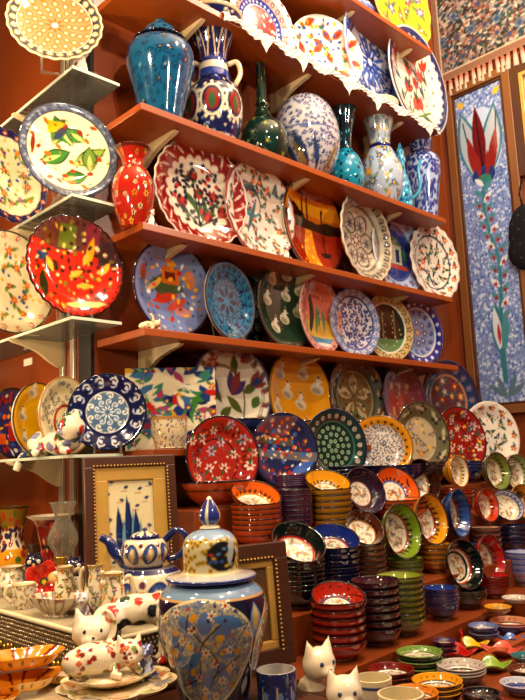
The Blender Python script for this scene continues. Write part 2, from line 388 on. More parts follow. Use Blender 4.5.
def stand_mesh():
    m = MB()
    for x in (-.035, .035):
        m.box(x - .003, x + .003, -.034, .05, 0, .006, .001).box(x - .003, x + .003, -.036, -.030, 0, .030, .001)
        m.tube([(x, .028, .004), (x, .046, .10)], .003, 8)
    m.box(-.035, .035, .040, .046, 0, .006); return m.mesh('plate_stand')
STM = stand_mesh(); STM.materials.append(CLEAR)
def facing(p, aspect, toward=1):
    """yaw so that a disc at p shows the given width/height ratio; +1 turns towards the wall normal"""
    phi = math.atan2(p[0], p[1]); a = math.acos(max(.15, min(1, aspect)))
    return -(phi - toward * a)
def plate(label, x0, x1, y0, zb, Y, cv, lean=1, stand=None, dp=.14, scal=None, back=W, edge=None, flat=.5, D=None, toward=1, name='plate', cat='plate', group=None, yaw=None):
    xc = (x0 + x1) / 2; L = math.radians(lean); z0 = zb + (.0075 if stand else .0005); lo, hi = .04, .6
    for _ in range(30):
        d = (lo + hi) / 2 if D is None else D
        zc = z0 + d / 2 * math.cos(L); p = onY(xc, y0 + 30, Y)
        for _ in range(4):
            px = proj((p[0], Y, zc)); p = onY(xc, px[1], Y)
        c = np.array([p[0], Y, zc]); ds = dep(c); az = math.atan2(c[0], c[1])
        top = c + np.array([math.sin(az) * math.sin(L), math.cos(az) * math.sin(L), math.cos(L)]) * d / 2
        if proj(top)[1] > y0: lo = d
        else: hi = d
        if D is not None: break
    yw = facing(c, (x1 - x0) * ds / F / d, toward) if yaw is None else math.radians(yaw)
    bx = c - d / 2 * math.sin(L) * np.array([-math.sin(yw), math.cos(yw), 0]); bx[2] = z0
    o = obj(name, plate_mesh(d, cv, dp, scal, back, edge, flat), GLAZE)
    o.matrix_world = Matrix.Translation(bx) @ Matrix.Rotation(yw, 4, 'Z') @ Matrix.Rotation(-L, 4, 'X')
    tag(o, label, cat, group)
    if stand:
        s = obj('plate_stand', STM, CLEAR); s.location = (bx[0], bx[1], zb); s.rotation_euler = (0, 0, yw)
        tag(s, 'small clear stand under the ' + stand, 'plate stand', 'clear plate stands')
    return o, d
def fit(xc, y0, Y, zb):
    p = onY(xc, y0, Y); z = p[2]
    for _ in range(5):
        m = onY(xc, proj((p[0], Y, (zb + z) / 2))[1], Y); p = m; z = onY(proj((p[0], Y, z))[0], y0, Y)[2]
    return p[0], z - zb
def vase(name, label, cat, x0, x1, y0, zb, Y, prof, cvf, inner=None, ns=150, n=13, group=None, H=None, top_open=.12):
    """prof: outside (r, z) from the foot up with the widest r = 1 and top z = 1; cvf(A) gives the canvas"""
    X, h = fit((x0 + x1) / 2, y0, Y, zb); h = H or h
    Rm = (x1 - x0) / 2 * dep((X, Y, zb + h / 2)) / F; A = 2 * PI * Rm / h
    out = dense(prof, n); no = len(out); cv = cvf(A) if callable(cvf) else cvf
    P = [(1e-4, 0.0)] + [(r * Rm, z * h) for r, z in out]
    if inner is not None:
        rt = out[-1][0]; P += [(max(.001, (rt * Rm - .004)), h * .999)] + [(max(.001, r * Rm - .005), z * h) for r, z in out[::-1][2:int(no * .5)]]
    else: P += [(1e-4, h)]
    def cols(T, I, Rr, Z):
        u = ((T - PI / 4) % (2 * PI)) / (2 * PI) * A; c = cv.get(u, np.clip(Z / h, 0, 1))
        if inner is not None: c[I > no] = inner
        return c
    o = obj(name, lathe(name, P, ns, cols), GLAZE, loc=(X, Y, zb)); tag(o, label, cat, group)
    return o, Rm, h
def VC(A, base, n=420): return Cv(base, n, (0, A), (0, 1), 200)
def handle(par, name, pts, rad, col, th=225):
    """tube in the vertical plane at angle th (degrees) of the lathe axis; pts are (r, z)"""
    t = math.radians(th); P = [(r * math.cos(t), r * math.sin(t), z) for r, z in curve(pts, 6)]
    return MB().tube(P, rad).build(name, GLAZE, par, col, True)

# ------------------------------------------------------------------ painted designs
def d_circles():
    c = Cv(C('8a7650')); c.ring(0, .99, C('947e58'))
    for k, rr in enumerate((.28, .42, .56, .70)):
        c.dots(int(22 * rr) + 4, rr, .066, C('9a5c10')); c.dots(int(22 * rr) + 4, rr, .034, C('f0e0b8'))
    c.ring(.76, .94, C('343644')); c.dots(26, .85, .062, C('e0b860')); c.dots(26, .85, .03, C('fff4d8')); c.ring(.76, .775, W)
    c.flower(0, 0, .2, 8, C('8a5c20'), W); return c
def d_green_birds():
    c = Cv(C('ece0b4')); c.ring(.84, 1.1, C('5c6274')); c.ring(.83, .85, C('2a2c3a')); specks(c, 3, 90, [C('9aa0b0'), C('3a4058')], (.015, .03), .05, reg=lambda x, y: .86 < math.hypot(x, y) < .98)
    for x, y, l, a, k in [(-.55, -.3, .6, .5, GR), (-.3, .1, .55, 1.2, C('4a7a30')), (.1, .15, .6, 2.2, GR), (.1, -.25, .7, .6, C('8aa040')), (.45, -.35, .5, 1.6, C('6a8a38')), (-.15, -.6, .5, .3, GR), (.35, .3, .4, 2.7, GR)]:
        c.leaf(x, y, l * 1.15, .16, a, C('26381c')); c.leaf(x, y, l * 1.1, .135, a, k); c.leaf(x, y, l * .8, .05, a, C('b8b870'))
    c.poly([(-.45, .6), (0, .62), (-.2, .42), (-.4, .35)], C('e8a418')); c.leaf(-.3, .2, .5, .08, .9, C('2c3a50'))
    specks(c, 5, 12, [C('c83818'), OR, C('8a2a18')], (.04, .06), .2, .78); specks(c, 6, 22, [C('48505c'), C('6a3028'), C('9a7c28')], (.015, .03), .12, .8)
    c.leaf(-.72, -.2, .5, .05, 1.5, C('7a3020')); return c
def d_cream_flowers(seed, rim, sc=OR):
    c = Cv(C('ece0bc')); c.ring(.82, 1.1, rim); c.arc(18, .9, lambda x, y, t: c.flower(x, y, .07, 5, sc, W))
    florals(c, seed, 14, [C('d84020'), OR, C('a83040')], (.08, .14), C('6a8a40'), .3, .7); specks(c, seed, 30, [BL, OL, YE], (.02, .04), .12, .75); return c
def d_red_scene():
    c = Cv(C('c8301a')); c.poly([(-.9, .45), (-.3, .3), (.4, .35), (.95, .1), (1, 1), (-1, 1)], C('6a3c34')); c.box(-.3, .35, .05, .8, C('6a7428')); c.box(-.62, .4, -.38, .62, C('7a4428'))
    c.box(.22, .3, .5, .9, C('8a3040')); c.box(.52, .1, .95, .6, C('4a2c30')); c.leaf(.3, .05, .6, .08, 1.4, YE); c.box(-.75, .05, -.5, .2, C('2c4a70')); c.box(-.6, -.1, -.3, .05, C('5a2c18'))
    specks(c, 11, 40, [C('3a2c14'), C('8a7a28'), C('5a1c10')], (.03, .045), .14, .9); specks(c, 12, 26, [C('f0c060'), C('e8d8a0'), YE], (.02, .05), .14, .85)
    for x, y, a in [(-.1, -.2, .5), (.2, .05, 1.2), (.05, -.35, .1), (.55, -.1, 1.), (-.4, -.15, 2)]: c.leaf(x, y, .34, .06, a, C('e6b840'))
    c.leaf(-.62, -.7, .55, .1, 1.6, C('2a3418')); c.ell(.2, -.72, .4, .07, .1, C('f0cc80')); c.ring(.965, 1.1, C('2c1410')); c.dots(40, .93, .02, C('2c1410')); return c
def d_navy_scroll():
    c = Cv(C('141c50')); c.disc(0, 0, .52, C('5a7494')); c.teeth(14, .56, .62, C('141c50'))
    c.arc(9, .43, lambda x, y, t: c.spiral(x, y, .1, W, .018, 1.2, t)); c.arc(9, .27, lambda x, y, t: c.spiral(x, y, .09, C('d8e0ea'), .016, 1.3, t + 1)); c.pets(10, .05, .14, .025, C('d8e0ea')); c.circ(0, 0, .53, .012, W)
    c.arc(14, .8, lambda x, y, t: (c.spiral(x, y, .11, W, .018, 1.2, t), c.spiral(x * .93, y * .93, .1, C('c8d0e8'), .016, 1, t + 2.5, -1))); c.dots(28, .93, .018, W); c.dots(14, .66, .022, W)
    c.ring(.975, 1.1, C('0a0e30')); return c
def d_yellow_birds(seed=1, base='e0a414', rim=None, n=8):
    c = Cv(C(base))
    if rim is not None: c.ring(.95, 1.1, rim)
    def f(x, y, rn):
        s = 1.15; a = rn.choice((.5, .3)); c.ell(x, y, .15 * s, .1 * s, -.3, C('d8d0b8')); c.ell(x - .02, y - .03, .1 * s, .05 * s, -.4, C('a89c80')); c.leaf(x + .02, y + .04, .24 * s, .05, 1.5, W); c.leaf(x - .1, y + .13, .26, .025, .1, C('e6dcc4'))
        c.disc(x + .03, y + .25, .03, C('6a3c1c'))
    c.scat(seed, n, f, .78, .42); return c
def d_crescent():
    c = Cv(C('e6d6ac')); c.ring(.94, 1.1, C('c8a878')); scrolls(c, 4, 34, C('5a5a7a'), (.07, .11), .016, .15, .9); c.disc(.1, -.15, .5, C('e6d6ac')); c.circ(.1, -.15, .42, .035, C('a83018')); c.circ(.22, -.15, .26, .03, C('a83018'))
    c.circ(.5, -.5, .14, .05, C('a83018')); c.leaf(.55, .0, .4, .08, 1.4, C('a83018')); scrolls(c, 8, 6, C('7a5a58'), (.06, .09), .015, .18, .35); return c
def d_night(seed):
    c = Cv(C('1a2a6a')); c.ring(.93, 1.1, C('14100c')); specks(c, seed, 40, [RD, OR, YE, C('2a5ab0'), W], (.04, .09), .16, .85); c.box(-.1, -.5, .3, -.1, RD); c.box(-.6, -.6, -.2, -.3, OR); return c
def d_maroon_tulip():
    c = Cv(C('e4d8c6')); c.ring(0, 1.1, C('8a1c1e')); c.scal(22, .64, .72, C('e4d8c6')); c.arc(22, .72, lambda x, y, t: c.leaf(x, y, .26, .02, t + .7, C('e4d8c6'))); c.arc(22, .86, lambda x, y, t: c.leaf(x, y, .16, .016, t - .9, C('e4d8c6')))
    c.ring(.965, 1.1, C('e8dccc'))
    for x, y, a in [(-.3, -.3, 1.9), (0, -.1, 1.55), (.28, -.1, 1.3), (.42, -.35, .9), (-.1, .2, 1.7), (.15, -.5, 1.3)]:
        c.line([(0, -.6), (x, y)], .013, C('26442c')); c.leaf(x * .6, -.35 + y * .3, .4, .05, a + .5, C('3a5c34')); c.tulip(x, y, .24, a, C('8a2020'), C('b03a2c'))
    specks(c, 21, 42, [C('1c1c34'), C('26243c')], (.035, .045), .1, .58); specks(c, 22, 14, [C('c03028'), C('3a5c34')], (.03, .05), .15, .55); return c
def d_white_teal(seed=2):
    c = Cv(C('e2d6ca')); c.ring(.95, 1.1, C('8a3a3c')); c.ell(-.2, .2, .3, .36, .5, C('1f7c8c')); c.ell(-.12, .16, .2, .24, .5, C('e2d6ca')); c.leaf(-.3, -.5, .8, .05, 1.2, C('2c6c7c'))
    florals(c, seed, 26, [C('a83a34'), C('4a3a78'), C('1f7080'), C('c85a40')], (.06, .11), C('4a6a5c'), .2, .9); specks(c, seed, 40, [C('3a3064'), C('a83a34')], (.018, .03), .1, .92); return c
def d_sunset():
    c = Cv(C('b83c10'))
    c.poly([(-1, .05), (1, .05), (1, 1), (-1, 1)], C('d8781a')); c.poly([(-1, .28), (1, .22), (1, .5), (-1, .45)], C('eaa422')); c.poly([(-1, .62), (1, .55), (1, 1), (-1, 1)], C('9a3812')); c.poly([(-1, .8), (1, .75), (1, 1), (-1, 1)], C('4a160c'))
    c.poly([(-1, -1), (1, -1), (1, .0), (-1, .0)], C('a02c0e')); c.poly([(-.25, -1), (.3, -1), (.05, 0), (-.15, 0)], C('e8901c')); specks(c, 9, 16, [C('f4c040'), C('f0b030')], (.02, .05), .1, .9, reg=lambda x, y: y < -.1 and abs(x) < .22 + .2 * -y)
    K = C('1c0c08'); c.poly([(-1, -.05), (1, -.05), (1, .12), (.55, .2), (.3, .12), (-.1, .14), (-.25, .24), (-.7, .22), (-1, .1)], K); c.ell(-.5, .24, .2, .15, 0, K); c.ell(-.3, .18, .14, .1, 0, K)
    for x, h in ((-.22, .68), (-.06, .72), (.42, .36)): c.box(x - .022, .05, x + .022, h, K); c.leaf(x, h - .04, .14, .03, PI / 2, K)
    c.poly([(.3, -.45), (.62, -.45), (.52, -.56), (.36, -.56)], K); c.line([(.46, -.45), (.46, -.1)], .015, K); c.ring(.95, 1.1, C('2c0e0a')); return c
def d_geometric():
    c = Cv(C('c8bca8')); c.ring(.7, 1.1, C('b8ae9c')); c.arc(30, .85, lambda x, y, t: c.spiral(x, y, .08, C('4a4038'), .016, 1.3, t)); c.ring(.69, .72, C('5a5048')); c.ring(.96, 1.1, C('d8ccb8'))
    for k in range(6):
        x, y = .4 * math.cos(k * PI / 3), .4 * math.sin(k * PI / 3); c.circ(x, y, .22, .016, C('54483e')); c.flower(x, y, .12, 6, C('8c98a8'), C('5a3c30'))
        for q in range(8): c.leaf(x, y, .2, .012, q * PI / 4, C('5a5048'))
    c.flower(0, 0, .16, 8, C('7a3c30'), W); specks(c, 17, 50, [C('70665c')], (.012, .02), .09, .66); return c
def d_blue_scene():
    c = Cv(C('8a9cc0')); c.ring(.64, 1.1, C('a8b4d0')); c.arc(20, .82, lambda x, y, t: c.flower(x, y, .09, 6, C('3a508c'), C('c85a40'))); c.ring(.63, .67, C('24347c')); c.disc(0, 0, .62, C('2c3f8c'))
    c.box(-.3, -.25, .3, .2, C('c4c8b0')); c.poly([(-.36, .2), (.36, .2), (0, .42)], C('5a7a4c')); c.box(-.5, -.36, .5, -.26, C('b84a34')); c.box(-.22, -.2, -.1, .1, C('26306a')); c.box(.06, -.2, .2, .1, C('26306a')); c.leaf(-.45, -.2, .4, .08, 1.6, GR); c.leaf(.42, -.2, .4, .08, 1.6, GR); c.ring(.97, 1.1, W); return c
def d_white_floral(seed, rimc=None, cols=None, border=None):
    c = Cv(C('e6ddd0'))
    cols = cols or [C('b03028'), C('3c5080'), C('5a7a78')]
    florals(c, seed, 11, cols, (.1, .15), C('3a5a54'), .3, .6)
    if border is not None:
        c.ring(.66, .7, border); c.arc(16, .68, lambda x, y, t: c.leaf(x, y, .1, .03, t + 1.2, border))
    c.arc(14, .83, lambda x, y, t: (c.leaf(x, y, .16, .04, t + 1.6, C('44605c')), c.flower(x, y, .09, 5, cols[0], C('e8c060'))))
    specks(c, seed + 1, 40, cols, (.015, .03), .1, .95)
    if rimc is not None: c.ring(.95, 1.1, rimc)
    return c
def d_story():
    c = Cv(C('7484b4')); c.ring(.95, 1.1, C('201c28')); specks(c, 31, 55, [C('4a3c3c'), C('d8c8a0'), C('b86a30'), C('3a4a80')], (.02, .035), .13, .9)
    c.poly([(-.5, .1), (-.2, .3), (.2, .35), (.35, 0), (.1, -.1), (-.3, -.15)], C('3c5c38')); c.box(-.2, .1, .25, .45, C('c86a28')); c.box(-.12, .2, .14, .36, C('5c1c14')); c.box(-.05, .4, .1, .6, C('d89a30')); c.leaf(-.45, -.3, .7, .1, .3, C('b83824')); c.leaf(-.1, -.45, .6, .1, .5, C('c84a34'))
    c.leaf(-.6, -.1, .5, .06, .6, C('d8b070')); c.ell(.5, .25, .12, .2, .2, C('c87a50')); c.ell(.3, -.45, .2, .1, 0, C('c88a8a')); c.ell(-.7, .25, .1, .16, 0, C('a84a38')); specks(c, 32, 18, [RD, YE, W, OR], (.03, .06), .16, .7); return c
def d_teal_lace(base, lc, seed=0):
    c = Cv(C(base)); c.ring(.94, 1.1, C('10182c')); c.pets(8, .1, .3, .07, lc); c.arc(12, .55, lambda x, y, t: (c.circ(x, y, .1, .016, lc), c.leaf(x, y, .2, .035, t, lc))); c.arc(24, .82, lambda x, y, t: c.spiral(x, y, .08, lc, .016, 1.2, t)); c.circ(0, 0, .4, .012, lc); c.circ(0, 0, .72, .012, lc); return c
def d_black_lace():
    c = Cv(C('141c2c')); scrolls(c, 41, 60, C('9ab0bc'), (.06, .11), .02, .15, .95); c.ring(.95, 1.1, C('0c1018')); return c
def d_green_birds2():
    c = d_yellow_birds(7, '1c3c2c', C('101a14'), 9); return c
def d_flamingo():
    c = Cv(C('d87a64')); c.poly([(-1, -.2), (1, -.05), (1, -1), (-1, -1)], C('d8b048')); c.poly([(-1, -.6), (1, -.55), (1, -1), (-1, -1)], C('5a94b0')); c.ring(.8, 1.1, C('d89a90')); c.arc(24, .89, lambda x, y, t: c.leaf(x, y, .12, .03, t + 1.2, C('6a4a3c')))
    for x, y, l in [(-.4, -.4, .7), (-.1, -.5, .8), (.3, -.4, .6), (.05, -.3, .5)]: c.leaf(x, y, l, .07, 1.5 + x * .5, C('4a8a5c'))
    specks(c, 51, 16, [C('2c3c4c'), C('e8d0b0')], (.02, .04), .14, .75, reg=lambda x, y: y > 0); c.ell(.1, -.75, .3, .05, 0, W); return c
def d_blue_white(seed, rim=True):
    c = Cv(C('d4d4dc')); scrolls(c, seed, 46, C('34488c'), (.07, .13), .026, .15, .7 if rim else .95); specks(c, seed, 40, [C('34488c'), C('5a3c5c')], (.02, .04), .11, .75)
    if rim: c.ring(.76, 1.1, C('8494c4')); c.arc(20, .87, lambda x, y, t: c.flower(x, y, .09, 6, W, C('34488c'))); c.ring(.74, .77, C('283878'))
    return c
def d_mosque_green():
    c = Cv(C('c4b07a')); c.arc(20, .86, lambda x, y, t: c.flower(x, y, .1, 5, C('5a3c1c'), C('e0d0a0'))); c.disc(0, 0, .72, C('2c3424')); c.poly([(-.7, -.3), (.7, -.3), (.4, -.7), (-.4, -.7)], C('5c8a5c')); c.ell(0, .05, .28, .2, 0, C('1c1c14')); c.box(-.4, -.3, .4, .05, C('1c1c14'))
    for x in (-.35, .35, -.12): c.box(x - .025, -.3, x + .025, .5, C('8a7c58'))
    specks(c, 61, 20, [C('d8c890'), C('8aa080')], (.02, .03), .15, .62); c.circ(0, 0, .73, .02, W); return c
def d_polka_blue():
    c = Cv(C('1c3490')); c.dots(18, .86, .055, C('d4dcf0')); c.disc(0, 0, .72, C('8ea4d0')); c.arc(14, .58, lambda x, y, t: c.spiral(x, y, .08, C('2c448c'), .018, 1.2, t)); c.arc(8, .32, lambda x, y, t: c.flower(x, y, .12, 6, C('34509c'), W)); c.flower(0, 0, .16, 8, C('c87a5c'), W); c.circ(0, 0, .73, .02, W); return c
def d_red_band():
    c = Cv(C('e8e2d8')); c.disc(0, 0, .5, C('b02820')); specks(c, 71, 40, [W, C('d86a50'), C('7a1414')], (.03, .05), .1, .46); c.ring(.5, .66, C('2c3c8c')); c.dots(30, .58, .03, W); c.ring(.66, .82, C('d8a8a0')); c.dots(24, .74, .05, C('3c3434')); c.dots(24, .74, .025, W); c.arc(22, .9, lambda x, y, t: c.leaf(x, y, .1, .04, t, C('c83828'))); return c
def d_fish():
    c = Cv(C('ece4d8'))
    def f(x, y, rn): a = rn.uniform(-1.2, 1.2); c.leaf(x, y, .34, .09, a, C('d85a20')); c.leaf(x + .05 * math.cos(a), y + .05 * math.sin(a), .22, .04, a, C('a83c20')); c.leaf(x, y, .14, .05, a + 2.6, C('d85a20')); c.leaf(x, y, .14, .05, a + 3.6, C('4a8a5c'))
    c.scat(5, 15, f, .85, .32); specks(c, 72, 40, [C('3c54a0'), C('3c54a0'), YE], (.03, .045), .16, .95); return c
def d_blue_lace():
    c = d_blue_white(81, False); c.ring(.66, 1.1, C('7088c8')); c.arc(26, .82, lambda x, y, t: c.spiral(x, y, .09, C('24388c'), .022, 1.3, t)); c.ring(.64, .68, C('24388c')); c.ring(.965, 1.1, C('c8d0e8')); c.pets(14, .1, .45, .035, C('4a64b0')); c.flower(0, 0, .2, 8, C('24388c'), W); return c
def d_tulip_rim():
    c = Cv(C('e4dccc')); c.ring(.83, 1.1, C('182464')); c.scal(30, .80, .87, C('e4dccc')); tulips(c, 6, 13, [C('b03424'), C('c84a34')], (.22, .3), C('3a5c40'), .27, .6); c.line([(-.5, -.5), (0, -.65), (.5, -.4)], .02, GR); specks(c, 82, 20, [C('3c54a0'), C('b03424')], (.02, .03), .16, .74); return c
def d_yellow_flowers():
    c = Cv(C('d8b828')); florals(c, 9, 14, [C('9a3a5c'), C('6a5a90'), C('c8603c')], (.1, .17), C('6a8a3c'), .33, .8, W); c.ring(.93, 1.1, C('e0c84c')); return c
def d_blue_tulip_platter():
    c = Cv(C('e0d8c4')); c.ring(.93, 1.1, C('28366c')); c.ring(.80, .815, C('5a4c44')); c.ring(.77, .78, C('5a4c44'))
    c.line(curve([(-.1, -.9), (.3, -.5), (.35, .1), (0, .5), (-.45, .45), (-.6, .1)], 6), .016, C('3c4a34'))
    for x, y, l, a in [(.3, -.4, .5, 2.4), (.35, 0, .4, .5), (.2, .35, .4, 1.8), (-.3, .5, .4, 3.4), (-.55, .2, .4, -1), (-.2, -.2, .5, 2.2), (-.3, -.5, .4, .6), (.55, -.3, .3, 1)]: c.leaf(x, y, l, .09, a, C('4c6430'))
    c.tulip(.05, -.05, .5, 1.1, C('2c3870'), C('7a3440')); c.tulip(-.35, -.1, .4, 2.0, C('3a4880')); c.tulip(.55, .15, .35, .6, C('8a3a3a'), C('2c3870')); c.flower(-.4, .55, .17, 7, C('9a3434'), C('d8a080')); c.flower(-.15, -.6, .18, 7, C('9a3434'), C('d8a080')); c.tulip(.3, .6, .3, .8, C('8a3a3a'))
    c.arc(18, .87, lambda x, y, t: (c.leaf(x, y, .14, .045, t + 1.4, C('4c5c3c')), c.tulip(x, y, .12, t + 2.4, C('8a3a4c')))); return c
def d_olive_cream():
    c = Cv(C('b4a684')); c.ring(.66, 1.1, C('5c5a4c')); c.arc(12, .82, lambda x, y, t: (c.tulip(x, y, .2, t + 1.5, C('b8a888'), C('6a3428')), c.disc(x, y, .05, C('20242c')))); c.ring(.94, 1.1, C('1c2030')); c.ring(.63, .67, C('3c3428')); c.disc(0, 0, .6, C('6a6844'))
    for k in range(5): a = k * 1.26 + .3; c.leaf(.1 * math.cos(a), .1 * math.sin(a), .5, .13, a, C('c4b48c')); c.leaf(.12 * math.cos(a), .12 * math.sin(a), .36, .05, a + .1, C('8a7a54'))
    specks(c, 91, 24, [C('2c2c20'), C('8a3c28')], (.03, .04), .16, .58); return c
def d_magenta():
    c = Cv(C('8a4458')); c.ring(.9, 1.1, C('4c2440')); c.arc(20, .8, lambda x, y, t: c.flower(x, y, .07, 5, C('5c3c64'), C('c89a90')))
    for x, k in ((-.35, 'b83c34'), (.0, 'c85a44'), (.35, 'a02c34')): c.leaf(x, -.55, .9, .16, PI / 2, C(k)); c.disc(x, .4, .08, C('d8a888')); c.box(x - .05, -.3, x + .05, -.1, C('d8b040'))
    specks(c, 92, 24, [C('c8b0a8'), C('4a7a8a')], (.02, .04), .15, .75); return c
def d_navy_red():
    c = Cv(C('2a3458')); c.ring(.9, 1.1, C('1c2448')); c.arc(16, .78, lambda x, y, t: c.flower(x, y, .1, 6, C('5c7494'), C('b84a34'))); c.ring(.6, .66, C('a87a5c')); c.disc(0, 0, .6, C('5c3440')); florals(c, 15, 12, [C('a83c34'), C('7a8ca8'), C('c89468')], (.1, .15), C('3c5c54'), .28, .5); return c
def d_red_floral(base='a82a1c', rim=None):
    c = Cv(C(base)); c.ring(.95, 1.1, C('2c1c1c') if rim is None else rim); c.arc(20, .68, lambda x, y, t: c.spiral(x, y, .12, C('5c1410'), .018, 1, t)); c.circ(-.1, -.1, .55, .016, C('3c1410'))
    c.scat(14, 20, lambda x, y, rn: (c.flower(x, y, rn.uniform(.1, .14), 6, pick(rn, C('ddd0c0'), C('e0d4c8'), C('a8b0c8')), C('a82a1c')), c.leaf(x, y, .22, .035, rn.uniform(0, 6), C('4a5c3c'))), .9, .3); specks(c, 95, 30, [C('d88a5c'), C('5c6a8c'), C('e0d4c8')], (.02, .035), .13, .9); return c
def d_navy_scene():
    c = Cv(C('2a2f5c')); c.ring(.94, 1.1, C('12142c')); c.poly([(-1, .1), (1, -.1), (1, -.35), (-1, -.1)], C('6a6a78')); c.poly([(-.8, .25), (.3, .1), (.3, .3), (-.6, .45)], C('5c5038')); c.poly([(-.9, .5), (.2, .4), (.5, .9), (-.6, .9)], C('6a4c5c')); specks(c, 97, 40, [RD, OR, C('c8a080'), C('4a6ab0'), C('8a3c2c')], (.035, .065), .13, .85); specks(c, 98, 20, [W, YE], (.02, .04), .15, .8); c.leaf(.2, -.6, .7, .12, .4, C('4464b0')); return c
def d_green_dots():
    c = Cv(C('1c3430')); c.ring(.95, 1.1, C('10182c')); c.dots(22, .8, .06, C('b8c0b8')); c.arc(22, .8, lambda x, y, t: c.disc(x, y, .03, C('b04434'))); c.circ(0, 0, .66, .016, C('3c7a6c'))
    for rr in (.5, .32, .14): c.dots(int(30 * rr) + 2, rr, .055, C('a8c0a0')); c.dots(int(30 * rr) + 2, rr, .028, C('2c5c3c'))
    return c
def d_yellow_rim(rim='d89418', seed=3):
    c = Cv(C('ddd4cc')); specks(c, seed, 150, [C('5c4464'), C('8a3c34'), C('445c8c'), C('2c2434')], (.016, .032), .075, .74); c.ring(.74, 1.1, C(rim)); c.arc(24, .76, lambda x, y, t: c.leaf(x, y, .1, .04, t, C('3c2c14'))); c.ring(.96, 1.1, C('5c3c10')); return c
def d_olive_two():
    c = Cv(C('b8a888')); c.ring(.6, 1.1, C('6a6448')); c.ring(.94, 1.1, C('2c2c24')); c.arc(9, .8, lambda x, y, t: (c.flower(x, y, .15, 4, C('34343c'), C('b8a070')), c.leaf(x, y, .3, .05, t + 1.5, C('b4a888')))); florals(c, 33, 12, [C('c87a54'), C('5c6a94'), C('c8b890')], (.1, .16), C('8a7c4c'), .28, .55); return c
def d_red_two():
    c = d_red_floral('96201c'); specks(c, 44, 30, [C('3c6a54'), YE, C('c8b8a8')], (.03, .05), .15, .9); return c
def d_bowl(base, tooth='a82c1c', seed=1, rr=.56, dots='201814', spot=0):
    c = Cv(C(base), 110); c.disc(0, 0, rr, C(tooth)); c.arc(22, rr - .02, lambda x, y, t: c.leaf(x, y, .16, .05, t, C(dots))); c.disc(0, 0, rr - .07, C('e2d6c0')); florals(c, seed, 7, [C('c86a3c'), C('5c6a94'), C('b03c2c')], (.08, .12), C('8a8a5c'), .2, rr - .2); specks(c, seed, 26, [C('8a5c44'), C('c89460'), C('6a7494')], (.02, .035), .09, rr - .12)
    if spot: c.dots(16, .84, .035, C(dots))
    return c

# ------------------------------------------------------------------ plates on the glass shelves (left)
g1, g2, g3, g4 = GZ
plate('large scalloped plate with golden circle flowers on the top glass shelf', 3, 107, -12, g1, 1.73, d_circles(), 9, 'golden circle plate', scal=(24, .012), edge=C('d8c8a0'), toward=1)
plate('round plate with green leaves and birds and a slate blue rim', 20, 116, 107, g2, 1.745, d_green_birds(), 2, 'green leaf plate', edge=C('3c4050'))
plate('cream plate with orange flowers on a navy scalloped rim, behind the green leaf plate', -30, 44, 132, g2, 2.02, d_cream_flowers(2, C('28285c')), 2, scal=(20, .02))
plate('red scalloped plate painted with a crowd of small figures', 26, 121, 217, g3, 1.745, d_red_scene(), 2, 'red crowd plate', scal=(30, .012), edge=C('2c1410'))
plate('cream plate with scattered flowers, half hidden behind the red crowd plate', -36, 50, 233, g3, 2.02, d_cream_flowers(12, C('e0d4ac'), C('b85a40')), 2, edge=C('2c1c1c'))
plate('navy plate with white scrollwork around a pale blue rosette', 68, 147, 374, g4, 1.70, d_navy_scroll(), 2, 'navy scroll plate', edge=C('0a0e30'))
plate('cream plate with a red double crescent beside the navy scroll plate', 37, 90, 377, g4, 1.85, d_crescent(), 2, edge=C('b89060'))
plate('yellow plate with white dancers between the crescent plate and the far left plate', 11, 62, 383, g4, 1.98, d_yellow_birds(3, 'e4b010', C('5a3c10'), 6), 2)
plate('dark blue plate with red shapes at the far left behind the yellow dancer plate', -14, 36, 388, g4, 2.12, d_night(3), 2)

# ------------------------------------------------------------------ plates on the wooden shelves
m_, l_, h_ = SHZ['middle'], SHZ['low'], SHZ['high']; YP = YF + .125
plate('cream plate with a maroon leaf rim and red tulips beside the red vase', 152, 245, 142, m_, YP, d_maroon_tulip(), 1, 'maroon tulip plate', scal=(26, .012))
plate('white plate with a teal swirl and small flowers right of the maroon rimmed plate', 222, 292, 163, m_, YP - .005, d_white_teal(), 1, 'teal swirl plate', scal=(20, .01))
plate('sunset plate with black mosque silhouettes over an orange sea', 280, 339, 179, m_, YP + .02, d_sunset(), 1, 'sunset plate')
plate('deep cream dish with a fine grey geometric pattern right of the sunset plate', 331, 381, 196, m_, YP, d_geometric(), 1, 'grey geometric dish', dp=.3, scal=(22, .015))
plate('pale blue plate with a small house scene in its dark blue middle', 370, 418, 211, m_, YP + .02, d_blue_scene(), 1, 'house scene plate')
plate('white scalloped plate with red flowers at the right end of the middle shelf', 408, 455, 225, m_, YP - .01, d_white_floral(21, C('d8ccc0'), border=C('2c4a5c')), 1, 'red flower plate', scal=(18, .02))
plate('blue plate with a camel caravan scene at the left end of the low shelf', 131, 209, 242, l_, YP, d_story(), 1, 'blue caravan plate', edge=C('201c28'))
plate('small teal plate with dark lace pattern in front of the black lace plate', 202, 252, 262, l_, YP - .04, d_teal_lace('2a7aa0', C('123450')), 1, 'teal lace plate')
plate('black plate with pale lace scrolls behind the small teal plate', 203, 266, 254, l_, YP + .07, d_black_lace(), 1)
plate('dark green plate with rows of white birds on the low shelf', 254, 310, 265, l_, YP, d_green_birds2(), 1, 'dark green bird plate', edge=C('101a14'))
plate('pink and yellow plate with flamingo reeds over a blue strip', 297, 338, 277, l_, YP, d_flamingo(), 1, 'flamingo plate')
plate('blue and white vine plate with a flower rim on the low shelf', 328, 377, 289, l_, YP, d_blue_white(23), 1, 'blue vine plate', scal=(20, .012))
plate('cream flower-rimmed plate with a dark green mosque scene', 362, 410, 295, l_, YP, d_mosque_green(), 1, 'green mosque plate')
plate('blue plate with a white polka dot rim at the right end of the low shelf', 396, 439, 300, l_, YP, d_polka_blue(), 1, 'polka dot plate')
